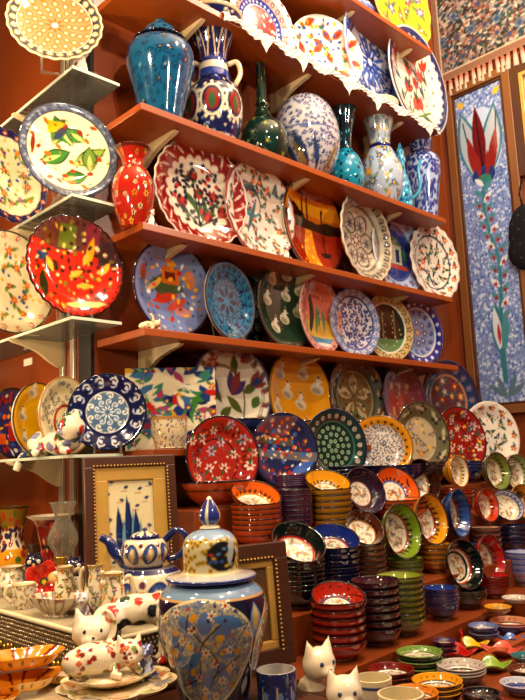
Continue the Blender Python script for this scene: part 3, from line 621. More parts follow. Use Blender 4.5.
plate('red, blue and white banded plate at the left of the lace shelf', 228, 292, -52, h_, YP + .02, d_red_band(), 1, scal=(24, .01), D=.33)
plate('white plate with orange fish right of the red banded plate', 288, 360, -44, h_, YP, d_fish(), 1, D=.34)
plate('blue and white lace patterned plate behind the tulip plate on the lace shelf', 341, 399, 8, h_, YP, d_blue_lace(), 1, scal=(26, .012))
plate('navy rimmed plate with red tulips at the right end of the lace shelf', 386, 440, 33, h_, YP - .02, d_tulip_rim(), 1, edge=C('d8d0c8'))
plate('yellow scalloped plate with pink flowers on the topmost shelf', 362, 423, -60, SHZ['top'], YP, d_yellow_flowers(), 1, scal=(16, .02))

# ------------------------------------------------------------------ vases on the wooden shelves
v_ = SHZ['vase']; YV = YF + .115
def cv_urn(A):
    c = VC(A, C('12567a')); c.box(0, .93, A, 1, C('14202c')); c.box(0, .0, A, .05, C('101c34')); scrolls(c, 3, 120, C('0c2c50'), (.04, .06), .008, .09); florals(c, 4, 26, [C('0f2846'), C('2c8aa8')], (.03, .05), C('0c3450'), .13, ctr=C('b88a3c'), lw=.014)
    return c
o, r, h = vase('lidded_urn', 'teal blue lidded urn at the left end of the vase shelf', 'urn', 127, 195, 44, v_, YV, [(.55, 0), (.58, .02), (.62, .15), (.78, .4), (.97, .68), (1, .8), (.93, .92), (.72, .985), (.5, 1)], cv_urn)
lid = obj('lid', lathe('lid', [(r * a, h * b) for a, b in dense([(.66, 0), (.80, .01), (.78, .03), (.56, .05), (.5, .12), (.42, .18), (.2, .215), (.1, .22), (.09, .25), (.15, .275), (.08, .305), (0, .31)], 4)], 64, lambda T, I, R_, Z: np.where((np.sin(T * 9) * np.sin(Z / h * 60) > .3)[..., None], C('0c2c4c'), np.where((Z < h * .05)[..., None], C('0c1828'), C('14607f')))), GLAZE, o, loc=(0, 0, h * .985))
def cv_handled(A):
    c = VC(A, C('1a2050')); c.box(0, .0, A, .06, C('c8b8a0')); specks(c, 7, 160, [C('c8b89c'), C('8a9cc8'), C('38509c')], (.008, .016), .04)
    for k in range(7):
        x = (k + .5) * A / 7; c.ell(x, .28, .09, .12, 0, C('dacdb4')); c.ell(x, .28, .07, .1, 0, C('1a2050')); c.ell(x, .28, .055, .08, 0, C('8a2a24')); c.leaf(x, .2, .14, .025, PI / 2, C('3c5c3c'))
        for q in range(12): c.disc(x + .1 * math.cos(q * .52), .28 + .135 * math.sin(q * .52), .015, C('dacdb4'))
    c.box(0, .5, A, .58, C('26428c')); c.box(0, .565, A, .62, C('d8ccb8')); c.box(0, .62, A, .66, C('2c3c80'))
    for k in range(9): c.line([((k + .1) * A / 9, .66), ((k + .5) * A / 9, .95), ((k + .9) * A / 9, .66)], .009, C('c8a884'))
    c.box(0, .975, A, 1.0, C('c8b088')); return c
o, r, h = vase('handled_vase', 'navy flare-mouthed vase with two cream loop handles and red medallions', 'vase', 185, 242, 19, v_, YV - .01, [(.62, 0), (.68, .03), (.88, .14), (1, .28), (.92, .4), (.66, .5), (.55, .58), (.5, .66), (.56, .74), (.72, .83), (.95, .93), (1.1, .985), (1.12, 1)], cv_handled, C('1c1c34'))
for t in (-40, 140): handle(o, 'handle', [(r * .5, h * .64), (r * .85, h * .66), (r * .95, h * .57), (r * .72, h * .47)], .009, C('d0bc9c'), t)
def cv_bottle(A):
    c = VC(A, C('12332e')); florals(c, 8, 60, [C('1c6a5c'), C('5c2420'), C('8a8a3c')], (.02, .04), C('2c6a4c'), .09, lw=.012); c.box(0, .40, A, .43, C('0c1c1c')); c.box(0, .96, A, 1, C('0c1c1c')); return c
vase('bottle_vase', 'dark green bottle vase with a tall thin neck', 'vase', 237, 287, 55, v_, YV, [(.55, 0), (.6, .02), (.9, .12), (1, .22), (.85, .34), (.45, .43), (.26, .5), (.22, .52), (.3, .55), (.22, .58), (.2, .8), (.22, .95), (.34, .985), (.34, 1)], cv_bottle, C('0c1c1c'))
def cv_ball(A):
    c = VC(A, C('b8b4b8')); scrolls(c, 9, 420, C('2c3870'), (.025, .035), .007, .05); c.leaf(A * .5, 0, .5, .06, 1.9, C('2c3c60'))
    for k in range(16): x = k * A / 16; c.leaf(x, .02, .4, .035, 1.57 + .5 * math.sin(k), C('34446c') if k % 2 else C('8a7444'))
    c.box(0, .5, A, .52, C('5c6894')); return c
vase('ball_vase', 'round ball vase covered in small blue rings', 'vase', 272, 340, 97, v_, YV, [(.2, 0), (.4, .03), (.75, .16), (.95, .34), (1, .5), (.95, .66), (.78, .83), (.5, .95), (.2, .995), (.12, 1)], cv_ball)
def cv_turq(A):
    c = VC(A, C('1c88a4')); c.box(0, .55, A, 1, C('16323c')); specks(c, 10, 120, [C('0c3c54'), C('5cb8cc'), C('0f2c48')], (.012, .022), .06); return c
vase('ewer', 'turquoise round-bodied ewer with a dark flared neck behind the yellow and blue vase', 'ewer', 329, 363, 110, v_, YV + .02, [(.5, 0), (.6, .03), (.95, .18), (1, .3), (.8, .45), (.42, .55), (.38, .65), (.5, .8), (.75, .97), (.76, 1)], cv_turq, C('10282c'))
def cv_yb(A):
    c = VC(A, C('a8b4c8')); florals(c, 11, 60, [C('4464a4'), C('c8963c'), C('2c4488'), C('d4ccc0')], (.04, .07), C('7a8a6c'), .12, lw=.02); c.box(0, .56, A, .60, C('1c2464')); c.box(0, .0, A, .03, C('1c2464')); c.box(0, .96, A, 1, C('d8c8a0')); return c
vase('flared_vase', 'tall blue and yellow flowered vase with a flared neck', 'vase', 359, 402, 105, v_, YV - .01, [(.55, 0), (.6, .03), (.9, .17), (1, .3), (.9, .42), (.62, .54), (.5, .6), (.54, .7), (.72, .83), (.98, .97), (1.0, 1)], cv_yb, C('4a3c54'))
def cv_ewer(A):
    c = VC(A, C('3c98b8')); specks(c, 12, 110, [C('1c5c8c'), C('8cc8d8'), C('1c3c7c')], (.014, .03), .07); return c
o, r, h = vase('ewer', 'slim light blue ewer with a spout standing before the blue and white vase', 'ewer', 393, 411, 143, v_, YV - .03, [(.7, 0), (.8, .02), (1, .12), (1, .3), (.8, .45), (.5, .58), (.42, .68), (.55, .76), (.42, .82), (.4, .88), (.2, .95), (.08, 1)], cv_ewer)
handle(o, 'spout', [(r * .9, h * .2), (r * 1.9, h * .35), (r * 1.9, h * .62), (r * 2.3, h * .75)], .007, C('3c98b8'), -45)
def cv_bw(A):
    c = VC(A, C('a8b4d4')); scrolls(c, 13, 230, C('2c3f88'), (.035, .055), .014, .07); c.box(0, .74, A, .77, C('26347c')); c.box(0, .0, A, .05, C('26347c')); c.box(0, .96, A, 1, C('c8ccd8')); return c
vase('shouldered_vase', 'blue and white scroll vase at the right end of the vase shelf', 'vase', 404, 441, 132, v_, YV, [(.6, 0), (.64, .03), (.66, .1), (.86, .4), (1, .6), (.92, .7), (.6, .77), (.55, .82), (.66, .93), (.85, .985), (.85, 1)], cv_bw, C('8a94b8'))
def cv_redv(A):
    c = VC(A, C('a82414')); florals(c, 14, 40, [C('d8c8a0'), C('c87a28'), C('e0b848')], (.04, .06), C('5c4c1c'), .13, lw=.014, ctr=C('5c1c10')); c.box(0, .73, A, .76, C('5c140c')); c.box(0, .96, A, 1, C('5c2418')); return c
vase('red_vase', 'red flowered vase with a flared lip at the left end of the middle shelf', 'vase', 112, 154, 149, m_, YF + .06, [(.55, 0), (.6, .02), (.86, .2), (1, .42), (.95, .58), (.68, .72), (.52, .77), (.54, .85), (.78, .97), (.86, 1)], cv_redv, C('5c140c'))
#PART3
# ------------------------------------------------------------------ stepped display and front table
XS = XR - .01
st = empty('stepped_display', (0, 0, 0), 'brown wooden stepped display carrying the bowl stacks and platters', 'display stand')
def edge_prism(x0, x1, ya, yb, y1, z0, z1, name, par, mat=WOODW):
    MB().prism([(x0, ya), (x1, yb), (x1, y1), (x0, y1)], z0, z1).build(name, mat, par)
ZT, ZE, ZD, ZC, ZB, ZA = .80, .85, .94, 1.08, 1.18, 1.345
edge_prism(1.125, XS, 1.035, 1.17, 1.205, .0, ZE, 'step', st)
MB().box(1.16, XS, 1.205, 1.335, 0, ZD, .002).build('step', WOODW, st)
MB().box(1.20, XS, 1.335, 1.475, 0, ZC, .002).build('step', WOODW, st)
MB().box(1.175, XS, 1.475, YW - .002, 0, ZB, .002).build('step', WOODW, st)
MB().box(XL + .012, XS, 1.57, YW - .002, ZA - .02, ZA, .002).build('step', WOODW, st)
MB().box(1.12, XS, 1.70, YW - .004, ZB, ZA - .02).build('riser', WOODD, st)
tb = empty('display_table', (0, 0, 0), 'reddish wooden display table under the small dishes, cats and figurines', 'table')
edge_prism(1.03, XS, .45, .45, 1.033, ZT - .03, ZT, 'table_top', tb)
MB().box(.2, 1.01, .45, 1.16, .85, .88, .003).build('table_top', WOODD, tb)
MB().box(.2, .79, 1.16, 2.4, .85, .88, .003).build('table_top', WOODD, tb)
for x, y in ((.25, .5), (.95, .5), (3.1, .5), (.25, 2.3)): MB().box(x - .03, x + .03, y - .03, y + .03, 0, ZT - .03 if x > 1.01 else .85).build('leg', WOODD, tb)
MB().box(1.01, 1.03, .45, 1.033, ZT - .03, .88).build('table_side', WOODD, tb)

def bowl_mesh(D, H, pitch, col, cv, rimc=None, band=None, ns=72, foot=.5):
    r = D / 2; t = .0035; ft = foot * r
    outp = dense([(ft * .96, 0), (ft, .004), (ft * 1.08, .010), (ft + (r - ft) * .5, H * .34), (ft + (r - ft) * .86, H * .72), (r, H)], 5)
    inn = dense([(r - t, H * .995), (ft + (r - ft) * .84 - t, H * .74), (ft + (r - ft) * .5 - t, max(H * .36, pitch * 1.04)), (ft * .9, pitch), (.001, pitch)], 8)
    P = [(1e-4, .003), (ft * .9, .003)] + [tuple(p) for p in outp] + [tuple(p) for p in inn]; no = 2 + len(outp)
    s = np.concatenate([[0], np.cumsum(np.hypot(np.diff(inn[:, 0]), np.diff(inn[:, 1])))]); s = 1 - s / s[-1]
    rimc = col * .35 if rimc is None else rimc; band = col * .45 if band is None else band
    def cols(T, I, Rr, Z):
        c = np.empty(T.shape + (3,)); c[:] = col
        tx = np.zeros(T.shape); k = I >= no; tx[k] = s[(I[k] - no).astype(int)]
        ci = cv.get(tx * np.cos(T), tx * np.sin(T)); c[k] = ci[k]
        c[(~k) & (Z > H * .93)] = rimc; c[(I >= no) & (I <= no + 1)] = rimc
        c[(~k) & (Z > H * .60) & (Z < H * .68)] = band
        c[(~k) & (Z < .006)] = C('a8805c'); return c
    return lathe('bowl', P, ns, cols)
ORD = ['lowest', 'second', 'third', 'fourth', 'fifth', 'sixth', 'seventh', 'eighth', 'ninth', 'tenth']
def stack(nick, where, x0, x1, yt, Y, zb, n, col, cv, rimc=None, hr=.40, kind='bowl', tilt=None, band=None, foot=.5, tlabel=None, yb=None):
    """n nested bowls; yt is the pixel row of the top rim's near edge; tilt = (px, py, elevation, azimuth) of a leaning bowl on top"""
    xc = (x0 + x1) / 2; p = onY(xc, yt, Y); D = (x1 - x0) * dep(p) / F
    # the near edge of the top rim lies D/2 towards the viewer
    q = EYE + (p - EYE) * (1 - D / 2 / np.hypot(p[0], p[1])); zt = q[2]
    H = min(hr * D, (zt - zb) * .75 if n > 1 else zt - zb)
    pitch = (zt - zb - H) / (n - 1) if n > 1 else .012
    pitch = max(.006, min(pitch, H * .5)); z0 = zb
    me = bowl_mesh(D, H, pitch, col, cv, rimc, band, foot=foot); me.materials.append(GLAZE)
    X = onY(xc, proj((p[0], Y, (zb + zt) / 2))[1], Y)[0]; rn = random.Random(int(x0 * 7 + yt))
    for k in range(n):
        o = obj(kind, me, GLAZE, loc=(X + (rn.uniform(-.0015, .0015) if k else 0), Y, z0 + k * pitch)); o.rotation_euler = (0, 0, rn.uniform(0, 6.28))
        pos = 'topmost' if k == n - 1 else ORD[k] + (' up' if k else '')
        lab = f'{nick} {kind} {where}' if n == 1 else f'{nick} {kind}, {pos} of the stack {where}'
        tag(o, lab, kind, f'{nick} {kind}s stacked {where}')
    if tilt:
        px, py, el, az = tilt[:4]; tD = tilt[4] if len(tilt) > 4 else D
        lean(tlabel or f'{nick} {kind} tipped on top of the stack {where}', px, py, Y, tD, tD * hr, me if len(tilt) < 5 else bowl_mesh(tD, tD * hr, pitch, col, cv, rimc, band), el, az, kind)
    return X, z0 + (n - 1) * pitch + H, D
def lean(label, px, py, Y, D, H, me, el, az, kind='bowl'):
    c = onY(px, py, Y); h = np.array([-c[0], -c[1]]); h /= np.hypot(*h); rgt = np.array([-h[1], h[0]])
    a, e = math.radians(az), math.radians(el)
    nh = math.cos(a) * h - math.sin(a) * rgt; n = Vector((nh[0] * math.cos(e), nh[1] * math.cos(e), math.sin(e)))
    if not me.materials: me.materials.append(GLAZE)
    o = obj(kind, me, GLAZE); Q = n.to_track_quat('Z', 'Y').to_matrix().to_4x4(); hm = max(v.co.z for v in me.vertices)
    o.matrix_world = Matrix.Translation(Vector(c) - n * hm) @ Q; return tag(o, label, kind)
BW = lambda b, s=1, t='a82c1c', **k: d_bowl(b, t, s, **k)
YE_, YD_, YC_, YB_, YA_ = 1.125, 1.268, 1.402, 1.555, 1.703

# row against the wall: big platters standing in stacked deep bowls
def rowA(nick, x0, x1, yt, rim, label, cv, px0, px1, py, lean_, edge, n=2, dp=.14, Y=YA_):
    X, z, D = stack(nick, 'along the wall', x0, x1, rim, Y, ZA, 1, C(edge), d_bowl(edge, '3c3424', 2), C('1a1c2c'), .42, 'bowl')
    plate(label, px0, px1, py, z - .078, Y, cv, 3, None, dp, edge=C(edge) * .8, back=C(edge), name='platter', cat='platter', yaw=None)
rowA('blue-rimmed cream', 192, 270, 0, 418, 'blue rimmed cream platter with large blue tulips standing right of the tile panel', d_blue_tulip_platter(), 190, 269, 342, 10, '28366c')
rowA('yellow glazed', 268, 328, 0, 420, 'yellow platter with white whirling dancers standing under the low shelf', d_yellow_birds(5, 'dc9c14', C('7a4c10'), 11), 266, 328, 350, 10, '9a6c14')
rowA('olive rimmed', 327, 384, 0, 420, 'olive and cream leaf platter with a dark rim between the yellow and magenta platters', d_olive_cream(), 326, 383, 355, 10, '1c2030')
rowA('plum glazed', 380, 422, 0, 420, 'magenta platter with red tulip shapes', d_magenta(), 380, 422, 361, 10, '4c2440')
rowA('navy glazed', 422, 472, 0, 416, 'navy and red round platter in front of the wall edge at the row end', d_navy_red(), 421, 475, 361, 10, '1c2448')

def rowB(nick, x0, x1, rim, n, label, cv, px0, px1, py, edge, out, hr=.5, lean_=12, Y=YB_, rimc='14162c', sink=.058, band=None):
    X, z, D = stack(nick, 'under the ' + label[0], x0, x1, rim, Y, ZB, n, C(out), d_bowl(out, '3c2414', 2), C(rimc), hr, 'bowl', band=band)
    plate(label[1], px0, px1, py, z - sink, Y - .01, cv, 4, None, .16, edge=C(edge), back=C(out), name='platter', cat='platter')
rowB('orange painted', 181, 256, 481, 1, ('red spiral platter', 'red platter with white flowers and dark spirals standing in a painted bowl'), d_red_floral(), 184, 257, 416, '2c1c1c', 'b0481c', .45)
rowB('dark purple', 262, 322, 479, 6, ('navy scene platter', 'dark blue platter with a colourful village scene above the purple bowls'), d_navy_scene(), 249, 316, 413, '12142c', '46244a', .3, sink=.045, rimc='54305c')
rowB('black green', 318, 365, 466, 3, ('green dotted platter', 'dark green dotted platter with a dark blue rim'), d_green_dots(), 303, 364, 409, '12204c', '1c1c34')
rowB('navy rimmed', 355, 424, 465, 3, ('yellow rimmed platter', 'yellow rimmed white speckled platter'), d_yellow_rim(), 346, 414, 416, '8a5c14', '1c2460', lean_=14)
rowB('dark olive', 398, 446, 462, 3, ('olive and cream platter', 'olive platter with cream flowers behind the yellow rimmed platter'), d_olive_two(), 393, 446, 402, '2c2c24', '3c3824')
rowB('blue glazed', 440, 484, 461, 3, ('red rosette platter', 'red floral platter with a dark rim below the magenta platter'), d_red_two(), 433, 482, 407, '2c1414', '24387c')
rowB('white glazed', 470, 516, 459, 3, ('white floral platter', 'white platter with blue and red flowers at the right end of its row'), d_white_floral(45, C('d8d0c4')), 462, 515, 402, 'd8d0c4', '8c8478', rimc='c8bca8')

# bowl stacks
OC = BW('e07018', 3, 'd89028', dots='3c1c0c', rr=.6)
stack('orange', 'right of the jar lid', 231, 283, 504, YC_, ZC, 6, C('c4541a'), OC, C('3c180c'), .36, tilt=(256, 493, 60, -24))
stack('purple', 'behind the orange and yellow stacks', 272, 313, 490, 1.425, ZC, 7, C('4a2448'), BW('4a2448', 4), C('24102a'), .5)
stack('golden yellow', 'under the green dotted platter', 306, 353, 489, YC_, ZC, 6, C('c08a18'), BW('dca018', 5, '7a4c14', rr=.5), C('2c1c08'), .36, tilt=(328, 480, 62, -26))
stack('black', 'on the second step right of the jar', 270, 327, 562, YD_, ZD, 7, C('16181c'), BW('14201c', 6, 'b82c1c', rr=.6), C('0a0a0c'), .36, tilt=(299, 541, 50, -28))
stack('navy blue', 'between the black and brown stacks', 311, 361, 548, YD_ + .005, ZD, 6, C('1c2454'), BW('1c3488', 7, 'b03020', rr=.5), C('0c1030'), .36, tilt=(335, 537, 60, -22))
stack('brown', 'next to the navy stack', 345, 387, 546, YD_ + .01, ZD, 6, C('74401c'), BW('5c2c14', 8, 'a8703c', rr=.6), C('2c1408'), .38, tilt=(365, 527, 38, -30))
stack('red', 'at the front left of the lowest step', 311, 367, 604, YE_ - .01, ZE, 6, C('a82414'), BW('b42c18', 9, '24407c', rr=.5, spot=1), C('2c0c08'), .34, tilt=(339, 596, 66, -20))
stack('plum', 'right of the red stack', 352, 401, 583, YE_, ZE, 7, C('502034'), BW('401828', 10), C('24101c'), .36)
stack('olive green', 'between the plum and blue stacks', 377, 425, 578, YE_ + .01, ZE, 8, C('7c8428'), BW('8a9430', 11, '8a9430'), C('2c3010'), .36)
stack('small blue', 'right of the olive stack', 423, 459, 590, YE_ + .02, ZE, 5, C('1e3070'), BW('24408c', 12), C('101c44'), .45)
stack('dark green', 'right of the small blue stack', 444, 487, 592, YE_ + .045, ZE, 3, C('142420'), BW('101c1a', 13, 'a8301c', rr=.62), C('0a100e'), .34, tilt=(466, 564, 14, -48, .15))
stack('scarlet', 'beside the blue striped bowls', 474, 510, 577, YE_ + .06, ZE, 4, C('a01c18'), BW('b01c1a', 14, '6a6450', rr=.6), C('4c0c0a'), .34, tilt=(493, 559, 8, -60, .155))
stack('lime green', 'under the tipped lime bowl', 385, 424, 560, YD_ + .01, ZD, 3, C('6a7c20'), BW('7c9428', 15, '8a2c1c', rr=.62), C('243010'), .36, tilt=(404, 531, 10, -50, .165))
stack('amber', 'under the tipped amber bowl', 418, 452, 545, YD_ + .01, ZD, 4, C('b87818'), BW('d89a1c', 16, '8a2418', rr=.62), C('4c2c0c'), .4, tilt=(433, 519, 10, -54, .16))
stack('steel blue', 'right of the amber stack', 449, 478, 545, YD_ + .015, ZD, 4, C('24447c'), BW('2c5494', 17, '8a4430', rr=.62), C('14244c'), .4, tilt=(461, 513, 4, -66, .16))
# third step, right part
lean('purple plate-like bowl leaning behind the brown stack', 366, 490, YC_ + .02, .155, .04, bowl_mesh(.155, .045, .012, C('3c2040'), BW('38203c', 18, '5c3448', rr=.5), C('1c1024')), 22, -40)
lean('bright orange bowl leaning behind the lime bowl', 398, 488, YC_ + .03, .165, .04, bowl_mesh(.165, .045, .012, C('c4541a'), BW('e0661a', 19, '3c54a0', rr=.5), C('3c180c')), 30, -34)
stack('orange', 'behind the lime and amber bowls', 372, 428, 500, YC_, ZC, 3, C('c4541a'), OC, C('3c180c'), .3)
stack('chestnut', 'under the tipped chestnut bowl', 404, 440, 502, YC_ + .02, ZC, 3, C('5c3018'), BW('3c1c10', 20, 'a8703c', rr=.62), C('1c0c08'), .4, tilt=(424, 481, 12, -46, .16))
stack('small orange', 'right of the chestnut bowl', 436, 476, 490, YC_ + .02, ZC, 4, C('b8481c'), BW('d0561c', 21), C('3c180c'), .34)
lean('small yellow bowl on its side above the steel blue bowl', 460, 471, YC_ - .01, .118, .05, bowl_mesh(.118, .055, .012, C('d8941c'), BW('e0d4b8', 22, 'd8941c', rr=.7), C('a86c14')), 6, -58)
stack('mixed olive', 'under the two green bowls at the right', 482, 528, 492, YC_ + .02, ZC, 3, C('6c6c34'), BW('7a7c3c', 23), C('2c2c14'), .34)
lean('olive green bowl on its side at the right below the white floral platter', 499, 471, YC_ - .01, .15, .05, bowl_mesh(.15, .055, .012, C('6c7838'), BW('7a8440', 24, 'a8943c', rr=.62), C('2c3014')), 6, -52)
lean('pale green and cream bowl on its side at the right frame edge', 519, 473, YC_ + .03, .16, .05, bowl_mesh(.16, .055, .012, C('98a478'), BW('8c9c64', 25, 'c8b894', rr=.7), C('5c6c44')), 6, -52)
# second step, right part
stack('striped cream and red', 'right of the steel blue bowl', 472, 502, 528, YD_ + .015, ZD, 5, C('9c6c5c'), BW('c89c84', 26, '8a3424'), C('2c1c2c'), .36)
stack('dark blue', 'at the right frame edge', 499, 530, 526, YD_ + .015, ZD, 4, C('1c2c5c'), BW('2c3c7c', 27), C('101838'), .4)
lean('red orange bowl on its side above the striped cream and red stack', 489, 505, YD_ + .02, .12, .045, bowl_mesh(.12, .048, .01, C('a8341c'), BW('c8441c', 28, 'd8742c', rr=.66), C('5c1c10')), 8, -56)
lean('blue and white spotted bowl tilted at the right above the dark blue stack', 508, 505, YD_ + .02, .125, .04, bowl_mesh(.125, .045, .01, C('2c3c88'), BW('b0b8d4', 29, '2c3c88', rr=.8), C('1c2860')), 30, -30)
lean('yellow bowl on its side cut by the right frame edge', 524, 501, YD_ + .04, .13, .05, bowl_mesh(.13, .05, .01, C('c88c1c'), BW('d89c24', 30, 'a8641c'), C('5c3c10')), 8, -50)
stack('blue striped', 'at the right end of the lowest step', 506, 540, 553, YE_ + .07, ZE, 4, C('8c94bc'), BW('a8acc8', 31, '3c4c94'), C('34448c'), .5, 'bowl', band=C('a85c4c'))

# ------------------------------------------------------------------ small dishes on the front table
def dish(nick, where, x0, x1, yc, zr, rim, seed, n=3, out=None, base=None, hr=.26, tooth=None, zb=None):
    xc = (x0 + x1) / 2
    for _ in range(16):                        # keep the dish clear of the step behind it
        p = onZ(xc, yc, zr); D = (x1 - x0) * dep(p) / F; H = hr * D
        if zb is not None or p[1] + D / 2 < 1.033 + (p[0] - 1.125) * .065: break
        zr += .004
    out = C(out or '1c1814'); cv = Cv(C(rim), 90); cv.disc(0, 0, .74, C(tooth or '3c2c24')); cv.disc(0, 0, .7, C(base or 'd8cebc')); florals(cv, seed, 9, [C('b8583c'), C('7c84a0'), C('a84a54')], (.1, .15), C('8a907c'), .26, .56); specks(cv, seed, 24, [C('8c8490'), C('a8684c')], (.02, .04), .12, .62); cv.dots(20, .86, .035, C(rim) * .55)
    zb = ZT if zb is None else zb; k = n; pitch = (zr - zb - H) / (k - 1) if k > 1 else .006
    if k > 1: pitch = min(pitch, H * .8)
    z0 = zr - H - (k - 1) * pitch
    me = bowl_mesh(D, H, min(pitch, H * .5), out, cv, C(rim), out, 56, .6); me.materials.append(GLAZE)
    while z0 - zb > pitch * .6 and k > 1: k += 1; z0 -= pitch
    for q in range(k):
        o = obj('dish', me, GLAZE, loc=(p[0], p[1], z0 + q * pitch)); o.rotation_euler = (0, 0, q * 2.1)
        lab = f'{nick} small dish {where}' if k == 1 else f'{nick} small dish {where}, ' + ('topmost' if q == k - 1 else ORD[q] + (' up' if q else ''))
        tag(o, lab, 'dish', f'{nick} dishes {where}')
dish('red rimmed', 'in front of the plum stack', 367, 414, 668, .835, '7a1c14', 2)
dish('green rimmed', 'in front of the olive stack', 396, 442, 651, .84, '7c9a4c', 3)
dish('white floral', 'between green and yellow rimmed dishes', 437, 485, 664, .84, 'c8bcb4', 4, tooth='8c8490')
dish('yellow rimmed', 'between cup and black glazed dishes', 412, 462, 679, .845, 'e0a01c', 5)
dish('orange rimmed', 'behind the cream cup', 388, 438, 691, .845, 'd8841c', 6)
dish('black glazed', 'right of the yellow rimmed dishes', 462, 500, 692, .83, '14141c', 7, 2, base='2c2c3c')
dish('blue flower', 'at the bottom right corner', 500, 540, 682, .825, 'c8c8d4', 8, 1, '3c4c94', base='5c74b8')
dish('peach and blue rimmed', 'behind the coral star dish', 490, 530, 620, .835, 'd89470', 9, 2, '3c4488')
dish('blue banded', 'behind the red star dishes', 468, 498, 625, .83, '6c7cb0', 10, 2, '3c3c70')
dish('yellow flowered', 'at the right end before the scarlet stack', 484, 511, 606, .872, 'd8a02c', 11, 1, 'a8742c', zb=ZE)
dish('white petalled', 'at the right edge before the blue striped bowls', 502, 530, 597, .872, 'd8cec4', 12, 1, 'b8a894', zb=ZE, base='d0c4c4')
dish('red edged', 'at the bottom right edge under the blue flower dish', 478, 520, 705, .82, '8a2c24', 13, 1)
def star_dish(label, xc, yc, w, zr, col, seed, rot=.3, tip=0):
    for _ in range(14):
        p = onZ(xc, yc, zr); Rr = w * dep(p) / F / 2; nr, ns = 18, 96
        if p[1] + Rr * .9 < 1.033 + (p[0] - 1.125) * .065: break
        yc += .7
    cv = Cv(C(col), 80); cv.disc(0, 0, .45, C('d8ccbc')); florals(cv, seed, 6, [C('b8583c'), C('7c84a0')], (.1, .14), C('8a907c'), .25, .3)
    t = np.concatenate([np.linspace(.003, 1, nr), np.linspace(.97, .05, 6)])[:, None]; th = (np.arange(ns) * 2 * PI / ns)[None]
    k = .70 + .30 * abs(np.cos(2 * th)) ** 2.2; kk = 1 - (1 - k) * ES((t - .3) / .7)
    fr = (np.arange(len(t)) < nr)[:, None]; z = .05 * Rr + (.42 * Rr) * ES((t - .4) / .6) * (.45 + .55 * abs(np.cos(2 * th)) ** 2) - np.where(fr, 0, .004)
    z[-1] = 0; z = np.maximum(z, 0)
    X, Yy = t * kk * np.cos(th) * Rr, t * kk * np.sin(th) * Rr; c = cv.get(t * np.cos(th), t * np.sin(th)); c[~np.broadcast_to(fr, c.shape[:2])] = C(col) * .8
    o = obj('star_dish', mesh_np('star_dish', np.stack([X, Yy, z], -1).reshape(-1, 3), grid_faces(len(t), ns), c.reshape(-1, 3)), GLAZE)
    o.location = (p[0], p[1], ZT + .001 if not tip else zr - .3 * Rr); o.rotation_euler = (0, 0, rot)
    if tip: o.matrix_world = Matrix.Translation((p[0], p[1], ZT + Rr * .62)) @ Matrix.Rotation(.5, 4, 'Z') @ Matrix.Rotation(1.25, 4, 'X') @ Matrix.Rotation(rot, 4, 'Z')
    return tag(o, label, 'dish', 'four-pointed star dishes')
bd = MB().prism([(1.60, .93), (3.1, 1.0), (3.1, 1.02), (1.60, .97)], ZT, ZT + .012).build('wooden_batten', WOODS); tag(bd, 'thin wooden batten lying between the star dishes and front dishes', 'batten')
star_dish('red four-pointed star dish in front of the blue bowl stack', 455, 647, 44, ZT + .025, 'b81c18', 2, .5)
star_dish('yellow four-pointed star dish behind the red star dish', 470, 640, 38, ZT + .025, 'dcb81c', 3, .7)
star_dish('coral four-pointed star dish right of the yellow star dish', 501, 645, 42, ZT + .025, 'd0604c', 4, .4)
star_dish('green four-pointed star dish in front of the coral star dish', 491, 659, 40, ZT + .025, '8aa83c', 5, .6)
star_dish('red star dish standing on edge below the dark green bowls', 460, 626, 22, ZT + .03, 'b81c18', 6, .8, 1)
star_dish('small blue star dish at the right behind the coral star dish', 511, 634, 26, ZT + .02, '4c74b8', 7, .6)
stack('grey blue', 'right of the dark blue stack', 520, 546, 532, YD_ + .02, ZD, 4, C('4c5c84'), BW('6c7ca0', 41), C('1c2c4c'), .4)
dish('teal rimmed', 'behind the green star dish', 511, 540, 655, .822, '3c7c84', 31, 1, '2c5c64')
dish('brown rimmed', 'right of the green star dish', 509, 545, 668, .83, '6c3c24', 32, 2, '3c241c')
dish('purple rimmed', 'left of the red star dish', 432, 456, 640, .825, '54285c', 34, 2, '2c1430')
#PART4
# ------------------------------------------------------------------ right wall: framed tulip tile, second frame, carpet, pouch
def panel(name, w, h, cv, par=None, nx=60, nz=140, th=.006):
    """painted slab in the XZ plane facing -Y, origin at the bottom centre"""
    x = np.linspace(-w / 2, w / 2, nx); z = np.linspace(0, h, nz); Xg, Zg = np.meshgrid(x, z)
    Xf = np.hstack([Xg, Xg[:, ::-1]]); Zf = np.hstack([Zg, Zg]); Yf = np.hstack([0 * Xg, 0 * Xg + th])
    u = cv.x[0] + (Xf / w + .5) * (cv.x[1] - cv.x[0]); v = cv.y[0] + Zf / h * (cv.y[1] - cv.y[0]); c = cv.get(u, v); c[:, nx:] = C('b8a890')
    me = mesh_np(name, np.stack([Xf, Yf, Zf], -1).reshape(-1, 3), grid_faces(nz, 2 * nx), c.reshape(-1, 3), False)
    return obj(name, me, GLAZE, par)
def ring_frame(name, par, w, h, t, y0, y1, mat, bev=.003):
    m = MB(); m.box(-w / 2, w / 2, y0, y1, 0, t, bev).box(-w / 2, w / 2, y0, y1, h - t, h, bev).box(-w / 2, -w / 2 + t, y0, y1, t * .9, h - t * .9, bev).box(w / 2 - t, w / 2, y0, y1, t * .9, h - t * .9, bev)
    return m.build(name, mat, par)
